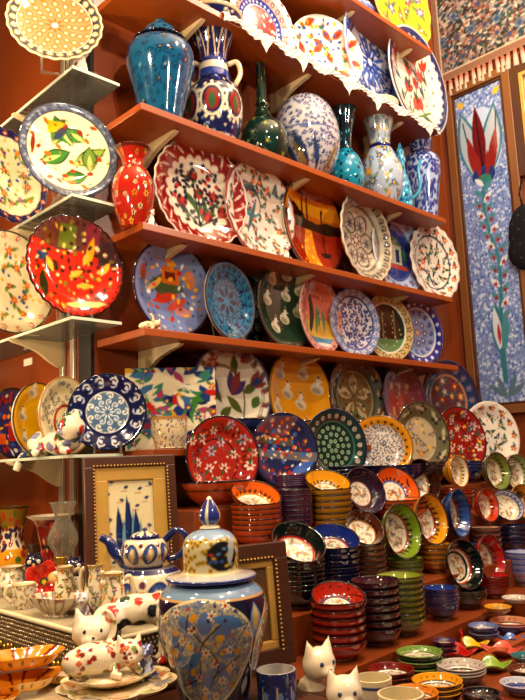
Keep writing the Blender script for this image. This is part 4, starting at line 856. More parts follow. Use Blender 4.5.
def cv_tuliptile():
    w, h = .27, 1.55; A = 1.0; Hh = h / w
    c = Cv(C('8494c0'), 110, (0, 1), (0, Hh), 520); specks(c, 3, 1100, [C('54689c'), C('6478b0'), C('c4cce0'), C('485c9c')], (.012, .026), .05); specks(c, 6, 500, [C('d0d8e8'), C('7488b8')], (.01, .02), .05)
    for x in (.05, .95): c.leaf(x, Hh - .1, .2, .06, 3.9 if x > .5 else 5.4, C('c8a83c'))
    y0 = Hh - 1.75
    c.ell(.5, y0 + .72, .42, .66, 0, C('b4c0d8'))
    c.leaf(.36, y0, 1.45, .22, 1.75, C('3c7484')); c.leaf(.36, y0 + .02, 1.35, .17, 1.75, C('a4acb8')); c.line([(.48, y0 + .1), (.22, y0 + .7), (.14, y0 + 1.2)], .012, C('2c3c44')); c.leaf(.6, y0, 1.4, .22, 1.42, C('3c7484')); c.leaf(.6, y0 + .02, 1.3, .17, 1.42, C('a8b0bc')); c.line([(.48, y0 + .1), (.78, y0 + .7), (.84, y0 + 1.2)], .012, C('2c3c44'))
    c.leaf(.48, y0 + .1, 1.35, .13, 1.62, C('6a2024')); c.line([(.48, y0 + .2), (.42, y0 + 1.3)], .01, C('1c1414')); c.leaf(.38, y0 - .02, .95, .09, 1.75, C('8a2c28')); c.leaf(.6, y0, .95, .09, 1.35, C('8a2c28'))
    c.ell(.48, y0 + .1, .24, .17, 0, C('2c3c74')); c.ell(.48, y0 + .02, .15, .1, 0, C('3c7c6c')); c.leaf(.4, y0 + .05, .5, .05, 1.6, C('8a2c28')); c.leaf(.56, y0 + .05, .5, .05, 1.5, C('8a2c28'))
    st_ = curve([(.48, y0), (.42, y0 - .5), (.5, y0 - 1.0), (.62, y0 - 1.5), (.6, y0 - 2.1), (.55, y0 - 2.7), (.55, y0 - 3.3)], 10); c.line(st_, .035, C('3c7484'))
    for k in range(26):
        i = int((k + 1) * len(st_) / 30); p = st_[i]; s = 1 if k % 2 else -1
        c.leaf(p[0], p[1], .26, .05, PI / 2 - s * .8, C('4c8494') if k % 3 else C('c8ccd4'))
        if k > 2: c.flower(p[0] + s * .09, p[1] + .06, .055, 5, C('a83c3c'), C('5c2430'))
    c.leaf(.52, .75, 1.0, .14, 1.62, C('3c7484')); c.leaf(.50, .85, .85, .08, 1.65, C('c4c8d4')); c.leaf(.56, .8, .8, .07, 1.45, C('4c8494')); c.leaf(.5, 1.0, .4, .035, 1.6, C('a83c3c')); c.line([(.54, .4), (.52, .9)], .05, C('3c7484'))
    for a in (.6, 1.1, 2., 2.5): c.leaf(.55, .08, .45, .05, a, C('5c7484'))
    return c
fr = empty('framed_artwork', (XR - .002, 1.613, 1.478), 'tall brown frame around a blue tile panel with one long-stemmed red tulip', 'framed tile', rz=-PI / 2)
ring_frame('frame', fr, .365, 1.71, .042, -.032, 0, WOODM); ring_frame('inner_frame', fr, .29, 1.635, .018, -.024, -.002, WOODD).location = (0, 0, .0375)
t = panel('tile_panel', .262, 1.607, cv_tuliptile(), fr, 70, 330); t.location = (0, -.014, .0515)
def cv_second():
    c = Cv(C('d4c8a8'), 60, (0, 1), (0, 1.6), 90); florals(c, 5, 26, [C('3c4c94'), C('8a4a44')], (.07, .11), C('5c7484'), .2); c.box(.0, .0, .06, 1.6, C('b4a480')); return c
fr = empty('framed_artwork', (XR - .002, 1.20, 2.60), 'second picture frame cut off by the right edge, pale tile with blue flowers', 'framed tile', rz=-PI / 2)
ring_frame('frame', fr, .46, .56, .05, -.03, 0, WOODD); ring_frame('inner_frame', fr, .37, .47, .02, -.036, -.002, GOLD).location = (0, 0, .045)
t = panel('tile_panel', .335, .435, cv_second(), fr, 50, 60); t.location = (0, -.014, .0625)
# carpet with a fringe
cp = empty('embroidered_carpet', (XR - .004, 1.41, 3.265), 'embroidered floral carpet with a cream fringe hung at the top right', 'carpet', rz=-PI / 2)
def cv_carpet():
    c = Cv(C('8c8078'), 260, (0, 1), (0, 1), 260); cols = [C('4c342c'), C('2c445c'), C('8a5044'), C('3c4c3c'), C('b8a898'), C('2c2824')]
    c.scat(8, 1500, lambda x, y, rn: (c.leaf(x, y, .045, .008, rn.uniform(0, 6.3), rn.choice(cols)), c.leaf(x, y, .04, .007, rn.uniform(0, 6.3), rn.choice(cols))), sep=.012)
    c.scat(9, 70, lambda x, y, rn: (c.flower(x, y, .036, 7, pick(rn, C('7a5448'), C('5c7084'), C('a87c6c')), C('d0c0b0')), c.disc(x, y, .015, C('3c4c6c'))), sep=.075)
    for k in (0, 1): c.box(0 if k else .0, .0, 1 if k else .035, .035 if k else 1, C('8a6450'))
    c.box(.035, .035, 1, .045, C('c8b090')); c.box(.035, .035, .045, 1, C('c8b090')); return c
t = panel('carpet_field', .85, .85, cv_carpet(), cp, 200, 200, .008); t.data.materials.clear(); t.data.materials.append(MATTE); t.location = (0, -.01, 0)
ta = MB(); ta.cone((0, 0, -.012), (0, 0, -1), .009, .085, 10, .016); ta.ell((0, 0, -.016), (.011, .011, .013)); ta.tube([(0, 0, 0), (0, 0, -.012)], .003); tm = ta.mesh('tassel', lambda v: np.where((v[:, 2:3] < -.07), C('d8ccb8'), np.where(v[:, 2:3] < -.03, C('c8b49c'), C('a8644c'))), True); tm.materials.append(MATTE)
MB().box(-.425, .425, -.012, .0, -.012, .002).build('border_band', MATTE, cp, C('8a6a54'))
for k in range(26):
    o = obj('tassel', tm, MATTE, cp); o.location = (-.41 + k * .0328, -.018, -.01 + .004 * math.sin(k * 2.1)); o.rotation_euler = (0, .12 * math.sin(k * 1.7), 0)
pp = onX(519, 235, XR - .03)
m = MB(); m.ell((0, 0, 0), (.03, .085, .14)); m.ell((0, 0, -.08), (.032, .095, .10)); m.tube([(0, 0, .13), (0, .01, .2), (0, -.01, .27)], .006)
pc = obj('pouch', remeshed(m, 'pouch', .007, lambda v: np.where((np.sin(v[:, 2:3] * 90) * np.sin(v[:, 1:2] * 90) > .86), C('4a4048'), C('141018'))), MATTE, loc=(XR - .036, pp[1] - .035, pp[2])); tag(pc, 'dark embroidered pouch hanging at the right edge beside the tulip frame', 'pouch')

# lace edging on the high shelf
def lace():
    tx = [onY(px, py, YF)[0] for px, py in ((263, 20), (300, 40), (345, 60), (374, 75), (425, 95))]; x0, x1 = 1.43, 2.73; nx, nv = 560, 15
    x = np.linspace(x0, x1, nx); d = .012 + .010 * abs(np.sin(x * PI / .055))
    for q in tx: d = np.maximum(d, .075 - abs(x - q) * 1.7)
    d = np.maximum(d, .03 + .012 * np.sin(x * 37))
    V = []
    for j in range(nv):
        t = j / (nv - 1)
        for i in range(nx):
            if t < .35: V.append((x[i], YF - .004 + (1 - t / .35) * .05, h_ + .0025 + .001 * math.sin(x[i] * 300 + j)))
            else: V.append((x[i], YF - .005 - .004 * abs(math.sin(x[i] * 60)) - .003 * math.sin(x[i] * 210 + j), h_ + .003 - (t - .35) / .65 * d[i]))
    fc = grid_faces(nv, nx, False); i = fc[:, 0] % nx; j = fc[:, 0] // nx; keep = ~((j > 5) & ((i + 2 * (j % 3)) % 5 == 0) & (j % 2 == 0))
    me = mesh_np('lace', V, fc[keep], C('dcd2c8')); o = obj('lace_edging', me, MATTE); so = o.modifiers.new('thick', 'SOLIDIFY'); so.thickness = .002
    return tag(o, 'white crocheted lace edging with pointed drops along the high shelf', 'lace')
lace()

# ------------------------------------------------------------------ tile panel and mug beside the platters
def cv_multi():
    c = Cv(C('d8ccb0'), 120, (-1, 1), (-1, 1)); rn = random.Random(5)
    for k, (n, cols, l, w) in enumerate([(26, [NV, C('243c74'), C('3c6a94')], .5, .12), (26, [C('8a2a44'), RD, C('a8406c')], .4, .08), (22, [GR, C('3c7c6c'), C('c89c2c')], .4, .08), (16, [C('e0d4bc'), C('e0d4bc')], .4, .06)]):
        for _ in range(n): c.leaf(rn.uniform(-1, 1), rn.uniform(-1, 1), l, w, rn.uniform(0, 6.3), rn.choice(cols))
    florals(c, 8, 12, [C('3c3c84'), C('b85a3c'), C('5c8cb0')], (.1, .15), GR, .35, 2, reg=lambda x, y: True); return c
p = onY(163, 400, 1.69); X, h = fit(163, 368, 1.72, ZA); w = 73 * dep(p) / F / .80
t = panel('painted_tile', w, h / math.cos(.14), cv_multi(), None, 90, 90, .01); t.matrix_world = Matrix.Translation((X, 1.68, ZA + .001)) @ Matrix.Rotation(-.62, 4, 'Z') @ Matrix.Rotation(-.14, 4, 'X'); tag(t, 'square multicoloured swirling flower tile leaning beside the blue tulip platter', 'tile')
def cv_mug(A):
    c = VC(A, C('d4c4a4')); specks(c, 5, 160, [C('8a4a34'), C('5c5c84'), C('a88a5c')], (.02, .04), .07); c.box(0, .9, A, 1, C('a87c4c')); return c
def cyl(a=1.0, b=.94): return [(b * .9, 0), (b, .03), (b, .1), (a * .97, .5), (a, .95), (a, 1)]
vase('mug', 'cream mug with small painted figures standing before the square flower tile', 'mug', 151, 188, 417, ZA, 1.615, cyl(1, .8), cv_mug, C('b8a480'))

# ------------------------------------------------------------------ figurines
def blotch(seed, base, cols, n=40, r=.1, zmax=9., xmin=-9.):
    def f(v):
        rn = random.Random(seed); vv = v[(v[:, 2] < zmax) & (v[:, 0] > xmin)]; P = [vv[rn.randrange(len(vv))] for _ in range(n)]; K = [rn.choice(cols) for _ in range(n)]
        c = np.empty((len(v), 3)); c[:] = base
        for p, k in zip(P, K): c[((v - p) ** 2).sum(1) < (r * rn.uniform(.6, 1.1)) ** 2] = k
        return c
    return f
def face(par, hc, r, s, eye='3c5c8c', white=True):
    """two eyes and a nose on a head centred at hc facing -Y"""
    for q in (-1, 1):
        MB().ell((hc[0] + q * r * .42, hc[1] - r * .80, hc[2] + r * .16), (r * .15, r * .11, r * .15), seg=12).build('eye', GLAZE, par, C(eye) if s > .02 else C('201814'), True)
    MB().ell((hc[0], hc[1] - r * 1.06, hc[2] - r * .14), (r * .1, r * .07, r * .07), seg=10).build('nose', GLAZE, par, C('5c2c24'), True)
def cat(label, loc, yaw, H, pose='sit', seed=1, base='e8dcc4', cols=('b83424', '3c4c84', '3c6c3c'), r=.085, n=60, eye='2c3c54', group=None, colf=None, head=0., name='cat_figurine', zmax=9.):
    m = MB()
    def ears(c, hr, tn=0):
        ca, sa = math.cos(tn), math.sin(tn)
        for q in (-1, 1): m.cone((c[0] + q * hr * .58 * ca, c[1] + q * hr * .58 * sa, c[2] + hr * .52), (q * .28 * ca, q * .28 * sa, 1), hr * .46, hr * 1.05)
    if pose == 'sit':
        hc, hr = (0, -.13, .74), .185
        m.ell((0, .05, .2), (.25, .28, .2)).ell((0, 0, .38), (.19, .2, .24)).ell((0, -.06, .52), (.14, .15, .16)).ell(hc, (hr * 1.08, hr * .95, hr)).ell((hc[0], hc[1] - hr * .75, hc[2] - hr * .3), (hr * .5, hr * .4, hr * .34)); ears(hc, hr)
        for q in (-1, 1): m.tube([(q * .09, -.1, .42), (q * .1, -.2, .2), (q * .1, -.22, .03)], [.07, .055, .055]).ell((q * .1, -.26, .035), (.06, .085, .04)).ell((q * .2, -.02, .12), (.1, .2, .12))
        m.tube(curve([(.05, .28, .06), (.25, .3, .06), (.32, .1, .06), (.28, -.1, .07)], 5), [.05] * 16)
    elif pose == 'lie':
        hc, hr = (.56, -.10, .33), .165
        m.ell((0, 0, .16), (.52, .2, .165)).ell((-.35, 0, .17), (.25, .22, .18)).ell((.35, -.03, .2), (.2, .17, .17)).ell(hc, (hr * 1.05, hr, hr)).ell((hc[0], hc[1] - hr * .78, hc[2] - hr * .3), (hr * .48, hr * .36, hr * .32)); ears(hc, hr)
        m.tube([(.35, -.1, .1), (.55, -.2, .05), (.7, -.22, .04)], [.07, .055, .05]).tube([(-.35, -.1, .1), (-.2, -.24, .05), (-.05, -.26, .04)], [.09, .06, .05])
        m.tube(curve([(-.55, 0, .14), (-.75, .03, .1), (-.9, -.05, .0), (-.92, -.12, -.18)], 5), [.055] * 16)
    elif pose == 'tailup':
        hc, hr = (.34, -.16, .30), .19
        m.ell((-.1, 0, .24), (.45, .25, .23)).ell((-.35, .02, .2), (.25, .25, .2)).ell((.2, -.05, .26), (.22, .2, .2)).ell(hc, (hr * 1.05, hr, hr)).ell((hc[0], hc[1] - hr * .78, hc[2] - hr * .3), (hr * .48, hr * .36, hr * .32)); ears(hc, hr)
        m.tube([(.15, -.15, .15), (.1, -.3, .05), (.2, -.36, .04)], [.08, .06, .05]).tube([(.35, 0, .15), (.45, -.1, .05), (.5, -.2, .04)], [.08, .06, .05])
        m.tube(curve([(.1, .12, .4), (.16, .14, .62), (.1, .12, .8), (.0, .1, .86)], 5), [.055] * 16)
    elif pose == 'stoop':
        hc, hr = (-.52, -.14, .50), .215
        m.ell((.1, 0, .68), (.4, .2, .2)).ell((.38, 0, .66), (.2, .2, .22)).ell((-.25, -.03, .62), (.24, .18, .18)).ell(hc, (hr * 1.1, hr, hr * .9)).ell((hc[0] - .04, hc[1] - hr * .72, hc[2] - hr * .3), (hr * .52, hr * .4, hr * .34)); ears(hc, hr)
        for x, y in ((-.28, -.1), (-.2, .1), (.42, -.12), (.44, .12)): m.tube([(x, y, .6), (x + .02, y, .3), (x, y, .03)], [.1, .075, .07]).ell((x - .03, y, .035), (.09, .07, .04))
        m.tube(curve([(.55, 0, .72), (.68, 0, .6), (.66, .0, .4)], 5), [.05] * 11)
    o = obj(name, remeshed(m, 'cat_figurine', .022, None, 1), GLAZE)
    f = colf or blotch(seed, C(base), [C(q) for q in cols], n, r, zmax, -.3 if pose == 'stoop' else -9.)
    v = np.array([q.co for q in o.data.vertices]); paint(o.data, f(v))
    face(o, hc, hr, H, eye); o.scale = (H, H, H); o.location = loc; o.rotation_euler = (0, 0, math.radians(yaw)); return tag(o, label, 'cat figurine', group)
def tocam(x, y): return math.degrees(-math.atan2(x, y))
def catp(label, px, py, X=None, Y=None, z=0, H=.1, yaw=0, **k):
    p = onX(px, py, X) if X else onY(px, py, Y); return cat(label, (p[0], p[1], z), tocam(p[0], p[1]) + yaw, H, **k)
ZB2 = .965
catp('large white cat figurine with a blue eye right of the blue mug', 313, 690, Y=.962, z=.8005, H=.168, yaw=38, base='ecdcc0', cols=('c8501c', '5c4c3c', '7c6c54'), n=26, r=.07, eye='34507c', zmax=.5)
catp('white cat figurine facing out at the bottom edge between cat and cups', 342, 700, Y=.835, z=.8005, H=.155, yaw=12, base='ecdcc4', cols=('8c8c94', 'a89c8c'), n=14, r=.06, eye='4c5c74', zmax=.5)
catp('tiny white cat figurine on the top glass shelf before the golden circle plate', 80, 60, X=.985, z=GZ[0] + .001, H=.105, yaw=20, base='e8dcd0', cols=('5c6474', '8c7c74'), n=26, r=.08)
catp('tiny white cat figurine at the foot of the red vase', 151, 212, Y=YF + .03, z=m_ + .001, H=.056, base='e8e0d4', cols=('4c5474', 'b05a4c'), n=40)
catp('tiny patterned cat figurine between the teal swirl plate and the sunset plate', 286, 246, Y=YF + .03, z=m_ + .001, H=.055, base='e0d8cc', cols=('5c6484', 'a86a5c'), n=40)
catp('tiny cream cat figurine lying before the blue caravan plate', 150, 319, Y=YF + .03, z=l_ + .001, H=.055, pose='tailup', base='e4d4b0', cols=('c8a46c', '8c6c4c'), n=20)
ca = cat('reclining flowered cat figurine along the glass shelf before the navy plate', (.958, 1.80, GZ[3] + .001), -90, .21, 'lie', 4, cols=('b83424', '3c4c84', '3c5c3c', '8c8cac'), n=90, r=.07)
catp('white cat figurine with red tulips stooping over the scalloped egg plate', 131, 640, Y=1.215, z=.9255, H=.15, yaw=10, pose='stoop', seed=9, base='ecdfc8', cols=('c0341c', 'b82c20', '2c4c3c', '1c2c2c'), n=60, r=.09)

p = onY(130, 640, 1.215); bk = MB().box(-.085, .085, -.026, .026, .8805, .925, .003).build('display_block', WOODD); bk.location = (p[0], p[1], 0); bk.rotation_euler = (0, 0, math.radians(tocam(p[0], p[1]) + 10)); tag(bk, 'low dark wooden block under the stooping white cat', 'display block')
# ------------------------------------------------------------------ egg plates with cats, orange leaf dishes
def lobed(name, par, D, H, cvcols, n=8, loc=(0, 0, 0), z0=0):
    r = D / 2; P = dense([(.5 * r, 0), (.62 * r, .15 * H), (.93 * r, .7 * H), (r, H), (.95 * r, H * .96), (.8 * r, H * .62), (.62 * r, H * .72), (.55 * r, H * .85), (.3 * r, H * .82), (.001, H * .82)], 5)
    def rm(Rr, T, Z, I): return Rr * (1 + .11 * (abs(np.cos(n * T / 2)) ** .7 - .7) * np.clip(Rr / r, 0, 1) ** 2)
    def cols(T, I, Rr, Z):
        c = np.empty(T.shape + (3,)); c[:] = C('e8d8b4'); k = (I > 18)
        lob = (np.floor((n * T / (2 * PI)) + .5) % 3); cen = abs(np.cos(n * T / 2)); inn = k & (Rr > .66 * r) & (Rr < .92 * r) & (cen > .45)
        for q, kk in enumerate(('b8482c', '7c8a3c', '5c6c94')): c[inn & (lob == q) & (cen > .6)] = C(kk) * .6 + C('e8d8b4') * .4
        c[k & (abs(Rr / r - .93) < .02)] = C('b89454'); c[inn & (cen < .6)] = C('a87c4c'); return c
    return obj(name, lathe(name, P, 144, cols, rm), GLAZE, par, loc=loc)
pe = onZ(117, 681, .947)
stp = obj('pedestal', lathe('pedestal', dense([(.05, 0), (.048, .006), (.02, .016), (.02, .036), (.045, .0445)], 4), 48, C('d8c8a4')), GLAZE, loc=(pe[0], pe[1], .8805)); tag(stp, 'low cream pedestal under the lobed egg plates', 'pedestal')
e1 = lobed('egg_plate', None, .195, .022, None, 9, (pe[0], pe[1], .9252)); tag(e1, 'lower cream lobed egg plate carrying the second egg plate and cats', 'egg plate')
e2 = lobed('egg_plate', None, .145, .018, None, 8, (pe[0] - .006, pe[1] + .008, .945)); tag(e2, 'upper cream lobed egg plate on which the speckled cat lies', 'egg plate')
cat('red speckled cat figurine lying on the egg plates with its tail raised', (pe[0] - .02, pe[1] + .008, .9602), tocam(pe[0], pe[1]) + 8, .115, 'tailup', 12, base='ecdcc0', cols=('b03020', 'c86a3c', '7a8a3c', '8a3020'), n=120, r=.042)
q = onZ(146, 672, .955); cat('small blue patterned kitten figurine at the right of the egg plates', (q[0], q[1], .9445), tocam(*q[:2]), .062, 'sit', 13, base='c8c8dc', cols=('4c5c9c', '5c4c84'), n=70, r=.1)
def boat(label, px, py, w, z, yaw, seed):
    p = onZ(px, py, z); L = w * dep(p) / F / 2; P = dense([(.001, 0), (.5, 0), (.72, .10), (.93, .42), (1, .5), (.96, .48), (.85, .36), (.62, .15), (.4, .08), (.001, .07)], 5)
    def rm(Rr, T, Z, I): return Rr * (.55 + .45 * abs(np.cos(T)) ** 1.5)
    def cols(T, I, Rr, Z):
        c = np.empty(T.shape + (3,)); c[:] = C('d88c1c'); o_ = I < 20
        c[o_] = C('e0b048'); c[o_ & (np.sin(T * 14) > .72) & (Z > .18) & (Z < .38)] = C('5c1c14'); c[(~o_) & (np.sin(T * 9 + 4 * Rr) > .8) & (Rr > .35)] = C('7c2c14'); c[(I > 19) & (I < 23)] = C('6c3010'); return c
    o = obj('leaf_dish', lathe('leaf_dish', P, 96, cols, rm), GLAZE, loc=(p[0], p[1], z - .02)); o.scale = (L, L, L * .62); o.rotation_euler = (0, 0, math.radians(yaw)); return tag(o, label, 'dish', 'orange leaf-shaped dishes')
pw = onZ(40, 690, .90)
wp = obj('round_tray', lathe('round_tray', dense([(.001, 0), (.06, 0), (.075, .006), (.105, .02), (.103, .022), (.07, .009), (.001, .008)], 5), 72, C('d8c8ac')), GLAZE, loc=(pw[0], pw[1], .8805)); tag(wp, 'round cream tray under the orange leaf dishes at the lower left', 'tray')
boat('orange leaf dish at the front of the cream tray by the left edge', 22, 678, 74, .918, -18, 1)
boat('orange leaf dish on the right of the cream tray, next to the egg plates', 64, 670, 60, .912, -48, 2)
boat('orange leaf dish at the back of the pile below the beaded cloth', 24, 655, 80, .950, -24, 3)
boat('small orange leaf dish with red edge at the lower left edge', -4, 692, 46, .912, -20, 4)

# ------------------------------------------------------------------ draped box with bead fringe
db = empty('draped_box', (0, 0, 0), 'long display box draped with a cloth that carries a bronze bead fringe', 'display box')
MB().box(.815, 1.085, 1.30, 2.4, 0, .955).build('box_body', WOODD, db)
def cv_cl(v): 
    c = np.empty((len(v), 3)); c[:] = C('a89c80'); return c
m = MB(); m.box(.80, 1.087, 1.285, 2.4, .956, .9645, .003).box(.80, .806, 1.285, 2.4, .85, .957, .002).box(.80, 1.087, 1.285, 1.291, .84, .957, .002)
MB_ = m.mesh('cloth_cover', cv_cl); obj('cloth_cover', MB_, MATTE, db)
MB().tube([(.797, 2.4, .961), (.797, 1.29, .961), (.80, 1.282, .961), (1.087, 1.282, .961)], .006).build('cream_piping', MATTE, db, C('d8ccac'), True)
ms = bpy.data.meshes.new('b'); b1 = bmesh.new(); bmesh.ops.create_icosphere(b1, subdivisions=1, radius=1); bv = np.array([v.co for v in b1.verts]); bf = np.array([[v.index for v in f.verts] for f in b1.faces]); b1.free(); bpy.data.meshes.remove(ms)
V, Fc = [], []
def bead(x, y, z, r, rz=None):
    Fc.append(bf + len(V) * len(bv)); V.append(bv * np.array([r, r, rz or r]) + (x, y, z))
for j in range(6):
    for k in range(int(1.2 / .0105)):
        y = 1.29 + k * .0105 + (j % 2) * .005; bead(.795, y, .948 - j * .0095, .0036, .0055)
    for k in range(26): bead(.803 + k * .0108 + (j % 2) * .005, 1.280, .948 - j * .0095, .0036, .0055)
o = obj('bead_fringe', mesh_np('bead_fringe', np.vstack(V), np.vstack(Fc)), BEADM, db); o['kind'] = 'stuff'
V, Fc = [], []
for k in range(int(1.2 / .019)): bead(.795, 1.29 + k * .019, .884 - .004 * math.sin(k * 1.9), .0065, .013)
for k in range(14): bead(.806 + k * .0195, 1.280, .884 - .004 * math.sin(k), .0065, .013)
o = obj('drop_fringe', mesh_np('drop_fringe', np.vstack(V), np.vstack(Fc)), BRASS, db); o['kind'] = 'stuff'

# ------------------------------------------------------------------ framed tile behind the teapot, frame behind the jar
def cv_sail():
    c = Cv(C('dccfa8'), 90, (0, 1), (0, 1.5), 130)
    c.scat(4, 26, lambda x, y, rn: (c.leaf(x - .05, y, .11, .022, rn.uniform(-.3, .3), C('1c2c60')), c.line([(x - .1, y - .05), (x + .02, y - .05)], .006, C('a8805c'))), sep=.17)
    for x, hh in ((.3, 1.0), (.5, 1.15), (.66, .95)): c.leaf(x, .12, hh, .09, PI / 2 + .08, C('1c3468')); c.leaf(x + .03, .2, hh * .75, .04, PI / 2, C('6c98b0')); c.line([(x, .1), (x - .04, hh)], .01, C('14204c'))
    for a in (.7, 1.1, 2.1, 2.5): c.leaf(.5, .1, .5, .04, a, C('1c2c60'))
    return c
def picture(label, X, Y, z, w, h, yaw, cv, t1, t2, lean_=5, m1=WOODD, m2=GOLD):
    e = empty('framed_tile', (X, Y, z), label, 'framed tile'); e.rotation_euler = (math.radians(-lean_), 0, math.radians(yaw))
    ring_frame('frame', e, w, h, t1, -.022, 0, m1); wi, hi = w - 2 * t1 + .006, h - 2 * t1 + .006
    ring_frame('gilt_mount', e, wi, hi, t2, -.016, -.002, m2).location = (0, 0, t1 - .003)
    MB().box(-w / 2 + .004, w / 2 - .004, 0, .005, .004, h - .004).build('backing', WOODD, e)
    pl = panel('tile', wi - 2 * t2 + .006, hi - 2 * t2 + .006, cv, e, 60, 80); pl.location = (0, -.010, t1 + t2 - .006)
    nb = MB(); n_ = int((h - 2 * t1) / .008); m_b = t1 * .86
    for k in range(n_):
        for s in (-1, 1): nb.ell((s * (w / 2 - m_b), -.023, m_b + k * (h - 2 * m_b) / n_), .0024, seg=6)
    for k in range(int((w - 2 * t1) / .008)): nb.ell((-w / 2 + m_b + k * (w - 2 * m_b) / int((w - 2 * t1) / .008), -.023, h - m_b), .0024, seg=6)
    nb.build('beading', GOLD, e, None, True); return e
picture('dark framed tile with blue ships and fish in a gilt mount behind the teapot', .995, 1.49, ZB2 + .001, .235, .362, -14, cv_sail(), .027, .036)
picture('dark picture frame with a gilt mount half hidden behind the big jar', 1.035, 1.13, .881, .20, .248, -12, Cv(C('6a4a24'), 40, (0, 1), (0, 1.4), 50), .036, .018)

# ------------------------------------------------------------------ big lidded jar
def cv_jar(A):
    c = Cv(C('141838'), 1000, (0, A), (0, 1), 420); c.box(0, .90, A, 1, C('7c98b8')); c.box(0, .885, A, .905, C('c89c6c')); c.box(0, .0, A, .05, C('2c4474'))
    for k, x0 in enumerate((A * .5 - .06, A * .5 - .06 + A / 3, A * .5 - .06 - A / 3)):
        rx = .50; X = abs(c.X - x0); sh = np.where(c.Y > .5, np.hypot((c.X - x0) / rx, (c.Y - .5) / .42), np.hypot((c.X - x0) / rx, (c.Y - .5) / .47)); D = (sh - 1) * .42
        rg = lambda x, y: math.hypot((x - x0) / rx, (y - .5) / .43) < .95
        c.m(D, C('d8c89c')); c.m(D + .022, C('8c8c8c')); specks(c, 5 + k, 700, [C('a89c7c'), C('5c6c94'), C('74809c'), C('b8a878')], (.008, .014), .02, reg=rg)
        for q in range(9): a = q * .7 + k; c.ell(x0 + .24 * math.cos(a), .5 + .24 * math.sin(a), .09, .06, a, C('5c74a4'))
        specks(c, 15 + k, 9, [C('c8901c'), C('d09c28')], (.025, .035), .15, reg=rg)
        for pts in ([(-.3, .2), (-.05, .3), (.0, .55), (.2, .75)], [(.0, .15), (.15, .4), (-.1, .7)], [(-.35, .5), (-.15, .6), (-.1, .8)], [(.1, .3), (.35, .45)]): c.line([(x0 + a, b) for a, b in curve(pts, 5)], .006, C('4c2c24'))
        c.scat(25 + k, 24, lambda x, y, rn: (c.flower(x, y, .042, 6, C('d8ccac'), C('a83c24'), rn.uniform(0, 6))), sep=.11, reg=rg)
        c.leaf(x0 + .1, .78, .3, .05, -.3, C('4c74a8')); c.leaf(x0 - .2, .36, .26, .05, .6, C('4c74a8')); specks(c, 35 + k, 16, [C('b8341c'), C('4c2c4c')], (.01, .016), .1, reg=rg)
        xx = x0 + A / 6; c.leaf(xx, .86, .3, .07, -1.57, C('5c8cb8')); c.leaf(xx, .84, .22, .04, -1.57, C('c8b06c')); c.flower(xx, .3, .05, 6, C('5c74a4'), C('c8a44c')); c.leaf(xx, .1, .16, .05, 1.57, C('b8b0a0'))
    return c
jar, r, h = vase('lidded_jar', 'big lidded ginger jar with a flowered grey-blue medallion on dark navy', 'jar', 157, 269, 580, .8805, 1.045, [(.60, 0), (.62, .02), (.62, .06), (.74, .25), (.92, .5), (1, .7), (.99, .80), (.92, .90), (.78, .97), (.70, 1)], cv_jar, C('141828'), 380, 20)
def jlid():
    pr = dense([(.66, -.012), (.80, .0), (.825, .014), (.80, .032), (.64, .05), (.53, .062), (.50, .08), (.505, .2), (.50, .27), (.45, .335), (.32, .385), (.14, .41), (.06, .412)], 16); A = 2 * PI
    c = Cv(C('c8c0a4'), 420, (0, A), (0, .46), 120); c.box(0, -.1, A, .034, C('2c3c80')); c.box(0, .030, A, .06, C('b8b8b8')); c.box(0, .335, A, .5, C('8ca4c0')); c.box(0, .058, A, .075, C('dccca4'))
    rg = lambda x, y: .14 < y < .34
    c.scat(4, 260, lambda x, y, rn: (c.ell(x, y, .085, .021, 0, C('c8a02c')), c.ell(x, y, .04, .010, 0, C('5c5040'))), sep=.075, reg=lambda x, y: .09 < y < .33)
    for x0 in (A / 2 + .55, A / 2 + .55 - A / 2):
        c.ell(x0, .20, .60, .115, 0, C('14141c')); c.scat(6, 26, lambda x, y, rn: c.ell(x, y, rn.uniform(.06, .11), .014, rn.uniform(-.05, .05), pick(rn, C('b8341c'), C('c8a02c'), C('5c84b8'), C('3c5ca0'))), sep=.05, reg=lambda x, y: abs(x - x0) < .5 and .12 < y < .28); c.ell(x0 + .35, .25, .2, .09, .4, C('a8b4b4'))
    P = [(1e-3, -.02)] + [tuple(q) for q in pr] + [(1e-3, .412)]
    def cols(T, I, Rr, Z): return c.get(((T - PI / 4) % (2 * PI)), np.clip(Z / r / 2.15 , 0, .46))
    P = [(a * r, b * r * 2.15) for a, b in P]
    return lathe('lid', P, 120, cols)
lid = obj('lid', jlid(), GLAZE, jar, loc=(0, 0, h * 1.0 + .003))
kp = dense([(.02, .40), (.16, .41), (.14, .43), (.11, .44), (.17, .49), (.16, .55), (.09, .62), (.03, .67), (.001, .68)], 6)
obj('knob', lathe('knob', [(a * r * 1.15, b * r * 2.15) for a, b in kp], 64, lambda T, I, Rr, Z: np.where(((Z < r * 2.15 * .445) | (abs(np.cos(T * 2 + .4)) < .28) | (Z > r * 2.15 * .655))[..., None], C('d8ccb0'), C('2c3c88'))), GLAZE, lid)

